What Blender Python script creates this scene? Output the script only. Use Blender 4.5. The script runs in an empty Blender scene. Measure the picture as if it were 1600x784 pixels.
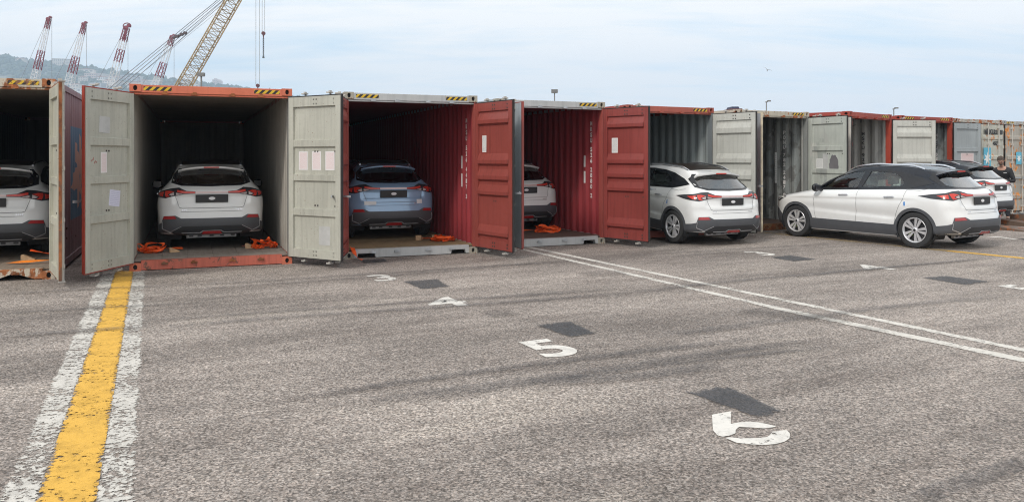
import bpy, bmesh, math, random
import numpy as np
from mathutils import Vector, Matrix
from mathutils.bvhtree import BVHTree
from mathutils.geometry import delaunay_2d_cdt

SC = bpy.context.scene
COL = SC.collection
R = math.radians
rng = random.Random(7)

# ------------------------------------------------------------------ camera
F = 1244.0                     # focal length in photo pixels (28 mm on 36 mm, photo 1600 wide)
HOR = 247.0                    # horizon row in the photo
CAMH = 1.75
cam_d = bpy.data.cameras.new('camera')
cam = bpy.data.objects.new('camera', cam_d)
COL.objects.link(cam)
cam.location = (0, 0, CAMH)
cam.rotation_euler = (R(90), 0, 0)
cam_d.sensor_width = 36
cam_d.lens = F / 1600 * 36
cam_d.shift_y = (HOR - 392.0) / 1600
cam_d.clip_start = 0.1
cam_d.clip_end = 20000
SC.camera = cam

# ------------------------------------------------------------------ sky and sun
SUN_EL, SUN_AZ = R(40), R(215)      # azimuth clockwise from +Y
world = bpy.data.worlds.new('World')
SC.world = world
world.use_nodes = True
SC.view_settings.view_transform = 'Standard'
SC.view_settings.look = 'None'
SC.view_settings.exposure = 0.34
SC.view_settings.gamma = 1.0


class NT:
    """small shader node writer"""
    def __init__(s, tree):
        s.t = tree

    def n(s, typ, ins=None, **props):
        nd = s.t.nodes.new(typ)
        for k, v in props.items():
            setattr(nd, k, v)
        for k, v in (ins or {}).items():
            s.put(nd.inputs[k], v)
        return nd

    def put(s, sock, v):
        if isinstance(v, bpy.types.NodeSocket):
            s.t.links.new(v, sock)
        else:
            if isinstance(v, (tuple, list)) and len(v) == 3 and sock.type == 'RGBA':
                v = (*v, 1)
            sock.default_value = v

    def math(s, op, a, b=0.0, c=0.0, clamp=False):
        nd = s.n('ShaderNodeMath', operation=op, use_clamp=clamp)
        s.put(nd.inputs[0], a); s.put(nd.inputs[1], b)
        if op in ('MULTIPLY_ADD', 'COMPARE', 'SMOOTH_MIN'):
            s.put(nd.inputs[2], c)
        return nd.outputs[0]

    def mix(s, fac, a, b, blend='MIX'):
        nd = s.n('ShaderNodeMix', data_type='RGBA', blend_type=blend, clamp_factor=True)
        s.put(nd.inputs[0], fac); s.put(nd.inputs[6], a); s.put(nd.inputs[7], b)
        return nd.outputs[2]

    def noise(s, vec, scale, detail=3, rough=0.55, dist=0.0):
        nd = s.n('ShaderNodeTexNoise', {'Scale': scale, 'Detail': detail, 'Roughness': rough, 'Distortion': dist})
        if vec is not None: s.put(nd.inputs['Vector'], vec)
        return nd.outputs[0]

    def vor(s, vec, scale, feature='F1', out='Color'):
        nd = s.n('ShaderNodeTexVoronoi', {'Scale': scale}, feature=feature)
        if vec is not None: s.put(nd.inputs['Vector'], vec)
        return nd.outputs[out]

    def remap(s, v, a, b, c=0.0, d=1.0):
        nd = s.n('ShaderNodeMapRange', {'Value': v, 'From Min': a, 'From Max': b, 'To Min': c, 'To Max': d}, clamp=True)
        return nd.outputs[0]

    def map(s, vec, loc=(0, 0, 0), rot=(0, 0, 0), scale=(1, 1, 1)):
        nd = s.n('ShaderNodeMapping', {'Vector': vec, 'Location': loc, 'Rotation': rot, 'Scale': scale})
        return nd.outputs[0]

    def sep(s, vec):
        nd = s.n('ShaderNodeSeparateXYZ', {0: vec})
        return nd.outputs[0], nd.outputs[1], nd.outputs[2]

    def bump(s, h, strength=0.3, dist=0.01):
        return s.n('ShaderNodeBump', {'Height': h, 'Strength': strength, 'Distance': dist}).outputs[0]


# sky: Nishita blue seen through thin veils of white cloud
wn = NT(world.node_tree)
world.node_tree.nodes.clear()
nis = wn.n('ShaderNodeTexSky')
nis.sky_type = 'NISHITA'
nis.sun_disc = False
nis.sun_elevation = SUN_EL
nis.sun_rotation = SUN_AZ
nis.dust_density = 1.0
nis.ozone_density = 1.6
tc = wn.n('ShaderNodeTexCoord').outputs['Generated']
gx, gy, gz = wn.sep(tc)
zc = wn.math('MAXIMUM', gz, 0.02)
den = wn.math('ADD', zc, 0.16)
cx = wn.math('DIVIDE', gx, den)
cy = wn.math('DIVIDE', gy, den)
cv = wn.n('ShaderNodeCombineXYZ', {0: cx, 1: cy, 2: 0.0}).outputs[0]
cv1 = wn.map(cv, loc=(1.3, 0.4, 0), rot=(0, 0, R(-8)), scale=(0.55, 1.5, 1))
c1 = wn.noise(cv1, 1.15, 6, 0.55, 0.4)
cv2 = wn.map(cv, loc=(4.0, 2.1, 0), rot=(0, 0, R(6)), scale=(1.2, 4.2, 1))
c2 = wn.noise(cv2, 1.6, 5, 0.6, 0.6)
cl = wn.math('ADD', wn.math('MULTIPLY', c1, 0.72), wn.math('MULTIPLY', c2, 0.28))
clm = wn.remap(cl, 0.28, 0.53)
# blue-grey low cloud near the horizon
cv3 = wn.map(tc, scale=(5, 5, 16))
c3 = wn.remap(wn.noise(cv3, 1.0, 5, 0.6), 0.55, 0.68)
low = wn.math('MULTIPLY', c3, wn.remap(gz, 0.16, 0.03))
elev = wn.remap(gz, 0.0, 0.14)
white = wn.mix(elev, (7.6, 8.0, 8.4), (9.75, 9.6, 9.4))
blue = wn.mix(0.72, nis.outputs[0], (6.3, 8.4, 9.9))
sky = wn.mix(clm, blue, white)
sky = wn.mix(wn.math('MULTIPLY', low, 0.5), sky, (6.0, 7.2, 8.4))
bg = wn.n('ShaderNodeBackground', {'Color': sky, 'Strength': 0.1})
wo = wn.n('ShaderNodeOutputWorld', {'Surface': bg.outputs[0]})

sun_d = bpy.data.lights.new('sun', 'SUN')
sun_d.energy = 1.5
sun_d.angle = R(10)
sun_d.color = (1.0, 0.95, 0.88)
sun = bpy.data.objects.new('sun', sun_d)
COL.objects.link(sun)
sdir = Vector((math.sin(SUN_AZ) * math.cos(SUN_EL), math.cos(SUN_AZ) * math.cos(SUN_EL), math.sin(SUN_EL)))
sun.rotation_euler = (-sdir).to_track_quat('-Z', 'Y').to_euler()
SC.cycles.max_bounces = 6
SC.cycles.transparent_max_bounces = 12
SC.cycles.volume_bounces = 1
SC.cycles.use_denoising = True
SC.cycles.denoising_prefilter = 'NONE'
SC.cycles.pixel_filter_type = 'BLACKMAN_HARRIS'
SC.cycles.filter_width = 1.1


# ------------------------------------------------------------------ helpers
def gp(x, y):
    """photo pixel on the asphalt -> ground point"""
    Y = F * CAMH / (y - HOR)
    return ((x - 800) / F * Y, Y)


def at(x, y, Y):
    """photo pixel at distance Y -> point"""
    return Vector(((x - 800) / F * Y, Y, CAMH - (y - HOR) / F * Y))


def px(X, Y):
    return 800 + F * X / Y


class MB:
    """collects geometry, then links it as one mesh object"""
    def __init__(s):
        s.v = []; s.f = []; s.m = []; s.uv = {}

    def add(s, vs, fs, mi=0, M=None):
        o = len(s.v)
        if M is not None:
            vs = [M @ Vector(p) for p in vs]
        s.v += [tuple(p) for p in vs]
        s.f += [tuple(i + o for i in f) for f in fs]
        s.m += [mi] * len(fs)

    def box(s, x0, x1, y0, y1, z0, z1, mi=0, M=None):
        s.add([(x0, y0, z0), (x1, y0, z0), (x1, y1, z0), (x0, y1, z0),
               (x0, y0, z1), (x1, y0, z1), (x1, y1, z1), (x0, y1, z1)],
              [(0, 3, 2, 1), (4, 5, 6, 7), (0, 1, 5, 4), (1, 2, 6, 5), (2, 3, 7, 6), (3, 0, 4, 7)], mi, M)

    def tube(s, a, b, r, n=8, mi=0, r2=None, cap=True, M=None):
        a = Vector(a); b = Vector(b)
        r2 = r if r2 is None else r2
        d = (b - a).normalized()
        u = d.orthogonal().normalized(); w = d.cross(u)
        vs = []
        for p, rr in ((a, r), (b, r2)):
            for i in range(n):
                t = 2 * math.pi * i / n
                vs.append(p + (u * math.cos(t) + w * math.sin(t)) * rr)
        fs = [(i, (i + 1) % n, n + (i + 1) % n, n + i) for i in range(n)]
        if cap:
            fs += [tuple(range(n))[::-1], tuple(range(n, 2 * n))]
        s.add(vs, fs, mi, M)

    def prism(s, poly, axis, a, b, mi=0, M=None):
        """polygon in the two other axes, extruded along axis from a to b"""
        n = len(poly)
        vs = []
        for t in (a, b):
            for (p, q) in poly:
                vs.append({'x': (t, p, q), 'y': (p, t, q), 'z': (p, q, t)}[axis])
        fs = [tuple(range(n)), tuple(range(n, 2 * n))[::-1]]
        fs += [(i, n + i, n + (i + 1) % n, (i + 1) % n) for i in range(n)]
        s.add(vs, fs, mi, M)

    def lathe(s, prof, n=24, mi=0, M=None, axis='y'):
        """prof: list of (radius, axial) revolved about the axis"""
        vs = []
        for (r, a) in prof:
            for i in range(n):
                t = 2 * math.pi * i / n
                c, q = r * math.cos(t), r * math.sin(t)
                vs.append((c, a, q) if axis == 'y' else (c, q, a))
        fs = []
        for k in range(len(prof) - 1):
            for i in range(n):
                j = (i + 1) % n
                fs.append((k * n + i, k * n + j, (k + 1) * n + j, (k + 1) * n + i))
        s.add(vs, fs, mi, M)

    def mesh(s, name, mats, smooth=False, recalc=True, angle=None):
        me = bpy.data.meshes.new(name)
        me.from_pydata(s.v, [], s.f)
        for m in (mats if isinstance(mats, (list, tuple)) else [mats]):
            me.materials.append(m)
        me.polygons.foreach_set('material_index', s.m)
        if recalc:
            bm = bmesh.new(); bm.from_mesh(me)
            bmesh.ops.recalc_face_normals(bm, faces=bm.faces)
            bm.to_mesh(me); bm.free()
        if smooth:
            me.polygons.foreach_set('use_smooth', [True] * len(me.polygons))
            if angle:
                me.set_sharp_from_angle(angle=R(angle))
        me.update()
        return me

    def build(s, name, mats, parent=None, smooth=False, recalc=True, angle=None, bevel=0.0, stuff=False):
        o = link(name, s.mesh(name, mats, smooth, recalc, angle), parent)
        if bevel:
            b = o.modifiers.new('bevel', 'BEVEL'); b.width = bevel; b.segments = 1; b.limit_method = 'ANGLE'
        if stuff: o['kind'] = 'stuff'
        return o


def link(name, me, parent=None, loc=None, rz=None):
    o = bpy.data.objects.new(name, me)
    COL.objects.link(o)
    if parent is not None: o.parent = parent
    if loc is not None: o.location = loc
    if rz is not None: o.rotation_euler = (0, 0, rz)
    return o


def empty(name, loc, rz=0.0):
    o = bpy.data.objects.new(name, None)
    COL.objects.link(o)
    o.empty_display_size = 0.3
    o.location = loc
    o.rotation_euler = (0, 0, rz)
    return o


def tag(o, label=None, cat=None, group=None, kind=None):
    if label: o['label'] = label
    if cat: o['category'] = cat
    if group: o['group'] = group
    if kind: o['kind'] = kind
    return o


def kids(o):
    return [c for c in bpy.data.objects if c.parent is o]


def text_mesh(body, size, bold=0.0, spacing=1.0):
    """2D lettering as a triangulated sheet in its own XY, centred on its width"""
    cu = bpy.data.curves.new('lettering', 'FONT')
    cu.body = body; cu.size = size; cu.offset = bold; cu.space_character = spacing
    cu.align_x = 'CENTER'; cu.fill_mode = 'BOTH'; cu.resolution_u = 5
    o = bpy.data.objects.new('lettering', cu)
    COL.objects.link(o)
    dg = bpy.context.evaluated_depsgraph_get()
    me = o.evaluated_get(dg).to_mesh()
    vs = [tuple(v.co) for v in me.vertices]
    fs = [tuple(p.vertices) for p in me.polygons]
    o.evaluated_get(dg).to_mesh_clear()
    bpy.data.objects.remove(o); bpy.data.curves.remove(cu)
    return vs, fs


# ------------------------------------------------------------------ materials
def new_mat(name):
    m = bpy.data.materials.new(name)
    m.use_nodes = True
    nt = NT(m.node_tree)
    b = m.node_tree.nodes['Principled BSDF']
    return m, nt, b


def plain(name, col, rough=0.5, metal=0.0, coat=0.0, noise=0.12, nscale=6.0, emit=None, spec=0.5):
    m, nt, b = new_mat(name)
    co = nt.n('ShaderNodeTexCoord').outputs['Object']
    v = nt.remap(nt.noise(co, nscale, 4), 0.3, 0.7, 1 - noise, 1 + noise)
    c = nt.mix(1.0, (*col, 1), v, 'MULTIPLY')
    nt.put(b.inputs['Base Color'], c)
    b.inputs['Roughness'].default_value = rough
    b.inputs['Metallic'].default_value = metal
    b.inputs['Coat Weight'].default_value = coat
    b.inputs['Coat Roughness'].default_value = 0.05
    b.inputs['Specular IOR Level'].default_value = spec
    if emit:
        b.inputs['Emission Color'].default_value = (*emit[0], 1); b.inputs['Emission Strength'].default_value = emit[1]
    return m


def steel_paint(name, base, rust=0.25, dirt=0.35, seed=0.0, rough=0.55, rustc=(0.16, 0.055, 0.02), fade=0.25,
                patch=None, var=0.12):
    """container paint: faded, streaked from the top, rust blooms, optional repair patches"""
    m, nt, b = new_mat(name)
    co0 = nt.n('ShaderNodeTexCoord').outputs['Object']
    co = nt.map(co0, loc=(seed * 3.1, seed * 1.7, seed * 0.9))
    big = nt.noise(co, 1.1, 4, 0.6)
    c = nt.mix(nt.remap(big, 0.3, 0.7), tuple(k * (1 - var) for k in base),
               tuple(min(1, k * (1 + var) + fade * 0.03) for k in base))
    if patch:
        bl = nt.map(co, scale=(3.6, 3.6, 0.9))
        pv = nt.vor(bl, 1.0)
        pr, pg, pb = nt.sep(pv)
        pm = nt.math('MULTIPLY', nt.remap(pr, 0.52, 0.56), nt.remap(nt.noise(co, 3, 5), 0.42, 0.47))
        c = nt.mix(nt.math('MULTIPLY', pm, 0.8), c, nt.mix(pg, patch[0], patch[1]))
    st = nt.noise(nt.map(co, scale=(16, 16, 0.7)), 1.0, 5, 0.65)
    c = nt.mix(nt.math('MULTIPLY', nt.remap(st, 0.48, 0.75), dirt), c, tuple(k * 0.42 for k in base))
    fine = nt.noise(co, 22, 5, 0.7)
    c = nt.mix(nt.math('MULTIPLY', nt.remap(fine, 0.5, 0.75), dirt * 0.7), c, tuple(k * 0.6 + 0.02 for k in base))
    r1 = nt.noise(nt.map(co, scale=(2.2, 2.2, 1.3)), 2.6, 8, 0.68, 0.3)
    rm = nt.remap(r1, 0.72 - rust * 0.36, 0.75 - rust * 0.34)
    rc = nt.mix(nt.remap(nt.noise(co, 9, 4), 0.35, 0.65), rustc, tuple(min(1, k * 2.3) for k in rustc))
    c = nt.mix(nt.math('MULTIPLY', rm, min(1.0, rust * 3.0)), c, rc)
    sp = nt.noise(co, 38, 2, 0.5)
    c = nt.mix(nt.math('MULTIPLY', nt.remap(sp, 0.70, 0.74), 0.8 if rust > 0.05 else 0.2), c, rustc)
    nt.put(b.inputs['Base Color'], c)
    nt.put(b.inputs['Roughness'], nt.remap(nt.math('ADD', rm, nt.noise(co, 12, 3)), 0.2, 1.6, rough - 0.08, 0.9))
    nt.put(b.inputs['Normal'], nt.bump(nt.math('ADD', nt.noise(co, 5, 3), nt.math('MULTIPLY', rm, 0.3)), 0.25, 0.012))
    return m


def asphalt(nt):
    """colour and height of the yard surface, in world space so that every sheet on it agrees"""
    p = nt.n('ShaderNodeNewGeometry').outputs['Position']
    pr = nt.map(p, rot=(0, 0, R(-27)))
    big = nt.noise(nt.map(pr, scale=(0.16, 0.55, 1)), 1.0, 7, 0.68)
    mid = nt.noise(nt.map(pr, loc=(3, 7, 0), scale=(0.5, 2.6, 1)), 1.0, 7, 0.7, 0.3)
    c = nt.mix(nt.remap(big, 0.36, 0.62), (0.178, 0.160, 0.147), (0.368, 0.332, 0.303))
    c = nt.mix(nt.math('MULTIPLY', nt.remap(mid, 0.50, 0.68), 0.38), c, (0.150, 0.126, 0.112))
    pale = nt.noise(nt.map(pr, loc=(11, 2, 0), scale=(0.3, 0.9, 1)), 1.0, 6, 0.65)
    c = nt.mix(nt.math('MULTIPLY', nt.remap(pale, 0.56, 0.70), 0.3), c, (0.50, 0.455, 0.40))
    blot = nt.noise(p, 2.3, 6, 0.65)
    c = nt.mix(nt.math('MULTIPLY', nt.remap(blot, 0.58, 0.70), 0.3), c, (0.12, 0.10, 0.092))
    cell = nt.vor(nt.map(p, rot=(0, 0, 0.4)), 84)
    v1, v2, v3 = nt.sep(cell)
    g = nt.remap(v1, 0.0, 1.0, 0.42, 1.54)
    fine = nt.remap(nt.noise(p, 40, 4, 0.8), 0.32, 0.66, 0.40, 1.58)
    fine = nt.math('MULTIPLY', fine, nt.remap(nt.noise(p, 9, 4, 0.8), 0.35, 0.65, 0.82, 1.18))
    g = nt.math('MULTIPLY', g, fine)
    c = nt.mix(1.0, c, g, 'MULTIPLY')
    tint = nt.mix(nt.math('MULTIPLY', v2, 0.6), c, nt.mix(1.0, c, (1.10, 0.98, 0.90), 'MULTIPLY'))
    pit = nt.remap(nt.noise(p, 46, 4, 0.75), 0.56, 0.64)
    c = nt.mix(nt.math('MULTIPLY', pit, 0.72), tint, (0.055, 0.046, 0.042))
    h = nt.math('SUBTRACT', nt.math('MULTIPLY', g, 0.5), pit)
    return c, h, p


def asphalt_mat():
    m, nt, b = new_mat('asphalt')
    c, h, p = asphalt(nt)
    nt.put(b.inputs['Base Color'], c)
    b.inputs['Roughness'].default_value = 0.85
    b.inputs['Specular IOR Level'].default_value = 0.25
    nt.put(b.inputs['Normal'], nt.bump(h, 0.5, 0.006))
    return m


def road_paint(name, col, wear, seed=0.0, scale=22):
    """paint on the asphalt, chipped down to the stone"""
    m, nt, b = new_mat(name)
    c, h, p = asphalt(nt)
    q = nt.map(p, loc=(seed, seed * 2, 0))
    n1 = nt.noise(q, scale, 6, 0.75)
    n2 = nt.noise(nt.map(q, rot=(0, 0, R(-27)), scale=(0.5, 1.6, 1)), 1.6, 4, 0.6)
    n = nt.math('ADD', nt.math('MULTIPLY', n1, 0.68), nt.math('MULTIPLY', n2, 0.32))
    uvn = nt.n('ShaderNodeUVMap')
    u, v, _ = nt.sep(uvn.outputs[0])
    edge = nt.remap(nt.math('ABSOLUTE', nt.math('SUBTRACT', u, 0.5)), 0.36, 0.5, 0.0, 0.09)
    n = nt.math('ADD', n, edge)
    mask = nt.remap(n, wear - 0.02, wear + 0.02, 1.0, 0.0)
    dirty = nt.mix(nt.remap(nt.noise(q, 7, 5, 0.7), 0.45, 0.8), col, tuple(k * 0.62 for k in col))
    nt.put(b.inputs['Base Color'], dirty)
    nt.put(b.inputs['Alpha'], mask)
    b.inputs['Roughness'].default_value = 0.8
    b.inputs['Specular IOR Level'].default_value = 0.3
    nt.put(b.inputs['Normal'], nt.bump(nt.math('ADD', h, nt.math('MULTIPLY', mask, 0.2)), 0.4, 0.005))
    return m


def dark_mark(name, col, amount, streak=True):
    """rubber or tar lying in the texture of the asphalt, fading out at its UV edges"""
    m, nt, b = new_mat(name)
    c, h, p = asphalt(nt)
    uvn = nt.n('ShaderNodeUVMap')
    u, v, _ = nt.sep(uvn.outputs[0])
    e = nt.math('ABSOLUTE', nt.math('SUBTRACT', u, 0.5))
    rag = nt.math('MULTIPLY', nt.math('SUBTRACT', nt.noise(p, 14, 5, 0.7), 0.5), 0.0 if streak else 0.35)
    e = nt.math('ADD', e, rag)
    k = nt.remap(e, 0.5, 0.34 if streak else 0.42)
    e2 = nt.math('ADD', nt.math('ABSOLUTE', nt.math('SUBTRACT', v, 0.5)), rag)
    k = nt.math('MULTIPLY', k, nt.remap(e2, 0.5, 0.3 if streak else 0.44))
    nz = nt.noise(p, 5 if streak else 9, 6, 0.7)
    k = nt.math('MULTIPLY', k, nt.remap(nz, 0.28, 0.62, 0.35 if streak else 0.75, 1.0))
    k = nt.math('MULTIPLY', k, amount)
    dk = nt.mix(1.0, c, (0.30, 0.31, 0.34), 'MULTIPLY')
    nt.put(b.inputs['Base Color'], nt.mix(0.35 if streak else 0.6, dk, col))
    nt.put(b.inputs['Alpha'], nt.math('MULTIPLY', k, 0.40 if streak else 0.74))
    b.inputs['Roughness'].default_value = 0.75
    nt.put(b.inputs['Normal'], nt.bump(h, 0.4, 0.005))
    return m


def glass_mat(name, tint=(0.30, 0.36, 0.36), gloss=1.0):
    m = bpy.data.materials.new(name); m.use_nodes = True
    nt = NT(m.node_tree); m.node_tree.nodes.clear()
    fr = nt.n('ShaderNodeFresnel', {'IOR': 1.62}).outputs[0]
    fr = nt.math('MULTIPLY_ADD', fr, gloss, 0.02, clamp=True)
    tr = nt.n('ShaderNodeBsdfTransparent', {'Color': (*tint, 1)}).outputs[0]
    gl = nt.n('ShaderNodeBsdfGlossy', {'Color': (1, 1, 1, 1), 'Roughness': 0.03}).outputs[0]
    mx = nt.n('ShaderNodeMixShader', {0: fr, 1: tr, 2: gl})
    nt.n('ShaderNodeOutputMaterial', {'Surface': mx.outputs[0]})
    return m


def hazard_mat(name, seed=0.0, wear=0.5):
    m, nt, b = new_mat(name)
    co = nt.n('ShaderNodeTexCoord').outputs['Object']
    x, y, z = nt.sep(co)
    d = nt.math('ADD', nt.math('MULTIPLY', x, 9.5), nt.math('MULTIPLY', z, -9.5))
    fr = nt.math('FRACT', d)
    st = nt.remap(fr, 0.46, 0.52)
    c = nt.mix(st, (0.62, 0.40, 0.02), (0.02, 0.02, 0.022))
    w = nt.remap(nt.noise(nt.map(co, loc=(seed, 0, 0)), 17, 5, 0.7), 0.72 - wear * 0.25, 0.76 - wear * 0.25)
    c = nt.mix(w, c, (0.22, 0.10, 0.05))
    nt.put(b.inputs['Base Color'], c)
    b.inputs['Roughness'].default_value = 0.6
    return m


def sheet_mat(name, paper=(0.72, 0.70, 0.70), ink=(0.55, 0.12, 0.12), rows=26.0, amount=0.55):
    """printed notice: rows of small lines of text"""
    m, nt, b = new_mat(name)
    uvn = nt.n('ShaderNodeUVMap').outputs[0]
    u, v, _ = nt.sep(uvn)
    row = nt.math('FRACT', nt.math('MULTIPLY', v, rows))
    line = nt.math('MULTIPLY', nt.remap(row, 0.30, 0.36), nt.remap(row, 0.82, 0.76))
    w = nt.noise(nt.map(uvn, scale=(34, rows, 1)), 1.0, 2, 0.8)
    ink_m = nt.math('MULTIPLY', line, nt.remap(w, 0.40, 0.48))
    inx = nt.math('MULTIPLY', nt.remap(u, 0.06, 0.1), nt.remap(u, 0.94, 0.9))
    iny = nt.math('MULTIPLY', nt.remap(v, 0.04, 0.07), nt.remap(v, 0.97, 0.94))
    ink_m = nt.math('MULTIPLY', ink_m, nt.math('MULTIPLY', inx, iny))
    nt.put(b.inputs['Base Color'], nt.mix(nt.math('MULTIPLY', ink_m, amount), paper, ink))
    b.inputs['Roughness'].default_value = 0.7
    return m


M = {}
M['asphalt'] = asphalt_mat()
M['white_line'] = road_paint('white_line_paint', (0.66, 0.625, 0.57), 0.555, 0.3)
M['white_worn'] = road_paint('worn_white_paint', (0.62, 0.59, 0.54), 0.52, 1.3)
M['yellow_line'] = road_paint('yellow_line_paint', (0.72, 0.42, 0.075), 0.575, 2.7, 26)
M['yellow_old'] = road_paint('old_yellow_paint', (0.46, 0.33, 0.14), 0.50, 4.7)
M['digit'] = road_paint('digit_paint', (0.72, 0.69, 0.64), 0.575, 5.1)
M['tar_patch'] = dark_mark('tar_patch', (0.062, 0.070, 0.082), 1.0, False)
M['rubber'] = dark_mark('tyre_rubber', (0.10, 0.108, 0.122), 0.85, True)
M['stain'] = dark_mark('oil_stain', (0.05, 0.045, 0.042), 0.8, True)
M['dark_gap'] = plain('dark_parts_and_hole_shade', (0.015, 0.015, 0.016), 0.7)  # near-black: painted shade in casting holes, also under-floor and crawler tracks
M['gasket'] = plain('door_gasket', (0.022, 0.02, 0.02), 0.75)
M['bolt'] = plain('bolt_steel', (0.07, 0.06, 0.055), 0.6, 0.3)
M['galv'] = plain('galvanised_steel', (0.42, 0.44, 0.46), 0.45, 0.6, noise=0.25)
M['rusty'] = steel_paint('rusty_steel', (0.17, 0.075, 0.04), 0.8, 0.5, 2.0)
M['wood'] = plain('sawn_wood', (0.50, 0.33, 0.19), 0.8, noise=0.25, nscale=14)
M['strap'] = plain('orange_webbing', (0.85, 0.11, 0.012), 0.65, noise=0.2, nscale=30)
M['strap_yellow'] = plain('amber_webbing', (0.88, 0.24, 0.02), 0.65, noise=0.2, nscale=30)


def floor_mat(name, a, b_, seed):
    m, nt, b = new_mat(name)
    co = nt.map(nt.n('ShaderNodeTexCoord').outputs['Object'], loc=(seed, seed, 0))
    g = nt.noise(nt.map(co, scale=(14, 1.2, 1)), 1.5, 6, 0.7)
    l = nt.noise(co, 1.4, 5, 0.65)
    c = nt.mix(nt.remap(g, 0.35, 0.65), a, b_)
    c = nt.mix(nt.math('MULTIPLY', nt.remap(l, 0.5, 0.7), 0.6), c, tuple(k * 0.35 for k in a))
    d = nt.remap(nt.noise(co, 26, 4, 0.8), 0.66, 0.72)
    c = nt.mix(nt.math('MULTIPLY', d, 0.5), c, (0.35, 0.30, 0.22))
    nt.put(b.inputs['Base Color'], c)
    b.inputs['Roughness'].default_value = 0.75
    nt.put(b.inputs['Normal'], nt.bump(g, 0.2, 0.004))
    return m

# ================================================================== ground
g_ = MB()
g_.add([(-2400, -100, 0), (2400, -100, 0), (2400, 2400, 0), (-2400, 2400, 0)], [(0, 1, 2, 3)])
tag(g_.build('ground', M['asphalt'], recalc=False), kind='structure')

DR = Vector((math.cos(R(27)), math.sin(R(27)), 0))       # along the container row
DD = Vector((-math.sin(R(27)), math.cos(R(27)), 0))      # into the row


def sheet(name, pts, mat, z, uvs=None, parent=None):
    """flat sheet on the ground from four ground points (near-left, near-right, far-right, far-left), cut into a grid"""
    n = 14
    P = [Vector((p[0], p[1], 0)) for p in pts]
    vs, uv, fs = [], [], []
    for j in range(n + 1):
        for i in range(2):
            a = P[0].lerp(P[3], j / n); b = P[1].lerp(P[2], j / n)
            q = a.lerp(b, i)
            vs.append((q.x, q.y, z)); uv.append((i, j / n))
    for j in range(n):
        fs.append((2 * j, 2 * j + 1, 2 * j + 3, 2 * j + 2))
    me = bpy.data.meshes.new(name)
    me.from_pydata(vs, [], fs)
    ul = me.uv_layers.new(name='UVMap')
    for l in me.loops:
        ul.data[l.index].uv = uv[l.vertex_index]
    me.materials.append(mat)
    return link(name, me, parent)


def line_px(name, near, far, mat, z, label, group=None):
    """marking between two pairs of photo points: near (left, right), far (left, right)"""
    o = sheet(name, [gp(*near[0]), gp(*near[1]), gp(*far[1]), gp(*far[0])], mat, z)
    return tag(o, kind='structure')


def extend(a, b, t):
    """pixel pair -> ground pair, far/near end pushed by factor t"""
    A = Vector((*gp(*a), 0)); B = Vector((*gp(*b), 0))
    return A + (B - A) * t


def strip(name, a, b, w, mat, z, t0=0.0, t1=1.0):
    """straight painted line between photo points a (near) and b (far), width w"""
    A = extend(a, b, t0); B = extend(a, b, t1)
    d = (B - A).normalized(); s_ = Vector((d.y, -d.x, 0)) * w / 2
    return tag(sheet(name, [A - s_, A + s_, B + s_, B - s_], mat, z), kind='structure')


# the yellow bay line between two white ones (left)
line_px('yellow_line', ((56, 784), (150, 784)), ((181, 424), (209, 424)), M['yellow_line'], 0.008, '')
strip('white_line', (28, 784), (171, 424), 0.20, M['white_worn'], 0.004, -0.25)
strip('white_line', (178, 784), (217, 424), 0.20, M['white_worn'], 0.004, -0.25)
e0, e1 = extend((56, 784), (181, 424), -0.25), extend((150, 784), (209, 424), -0.25)
tag(sheet('yellow_line', [e0, e1, Vector((*gp(150, 784), 0)), Vector((*gp(56, 784), 0))], M['yellow_line'], 0.008), kind='structure')
# the double white line
strip('white_line', (1206, 479.5), (818, 390), 0.135, M['white_line'], 0.004, -0.012, 1.05)
strip('white_line', (1600, 563), (1206, 480), 0.165, M['white_line'], 0.0045, -1.0, 1.005)
strip('white_line', (1600, 547), (835, 388), 0.135, M['white_line'], 0.004, -0.8, 1.08)
# yellow line on the right
strip('yellow_line', (1600, 403.5), (1481, 392), 0.20, M['yellow_line'], 0.004, -5.0, 1.0)
strip('yellow_line', (1481, 392), (1190, 363), 0.22, M['yellow_old'], 0.004, 0.0, 1.0)


def digit(ch, cpx, h, lab, ang=27.0, w=1.0):
    c = gp(*cpx)
    vs, fs = text_mesh(ch, 1.0, 0.022)
    xs = [v[0] for v in vs]; ys = [v[1] for v in vs]
    mx, my = (min(xs) + max(xs)) / 2, (min(ys) + max(ys)) / 2
    k = h / (max(ys) - min(ys))
    d = Vector((math.cos(R(ang)), math.sin(R(ang)), 0)); u = Vector((-math.sin(R(ang)), math.cos(R(ang)), 0))
    P = [Vector((c[0], c[1], 0.004)) + d * ((v[0] - mx) * k * w) + u * ((v[1] - my) * k) for v in vs]
    me = bpy.data.meshes.new('bay_number')
    me.from_pydata([tuple(p) for p in P], [], fs)
    me.materials.append(M['digit'])
    uv = me.uv_layers.new(name='UVMap')
    for l in uv.data: l.uv = (0.5, 0.5)
    tag(link('bay_number', me), kind='structure')


def rounded2(poly, r=11, n=4):
    out = []
    for i in range(len(poly)):
        p, a, b = Vector(poly[i]), Vector(poly[i - 1]), Vector(poly[(i + 1) % len(poly)])
        q0 = p + (a - p).normalized() * min(r, (a - p).length * .48); q1 = p + (b - p).normalized() * min(r, (b - p).length * .48)
        out += [tuple((1 - k / n) ** 2 * q0 + 2 * k / n * (1 - k / n) * p + (k / n) ** 2 * q1) for k in range(n + 1)]
    return out


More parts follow.
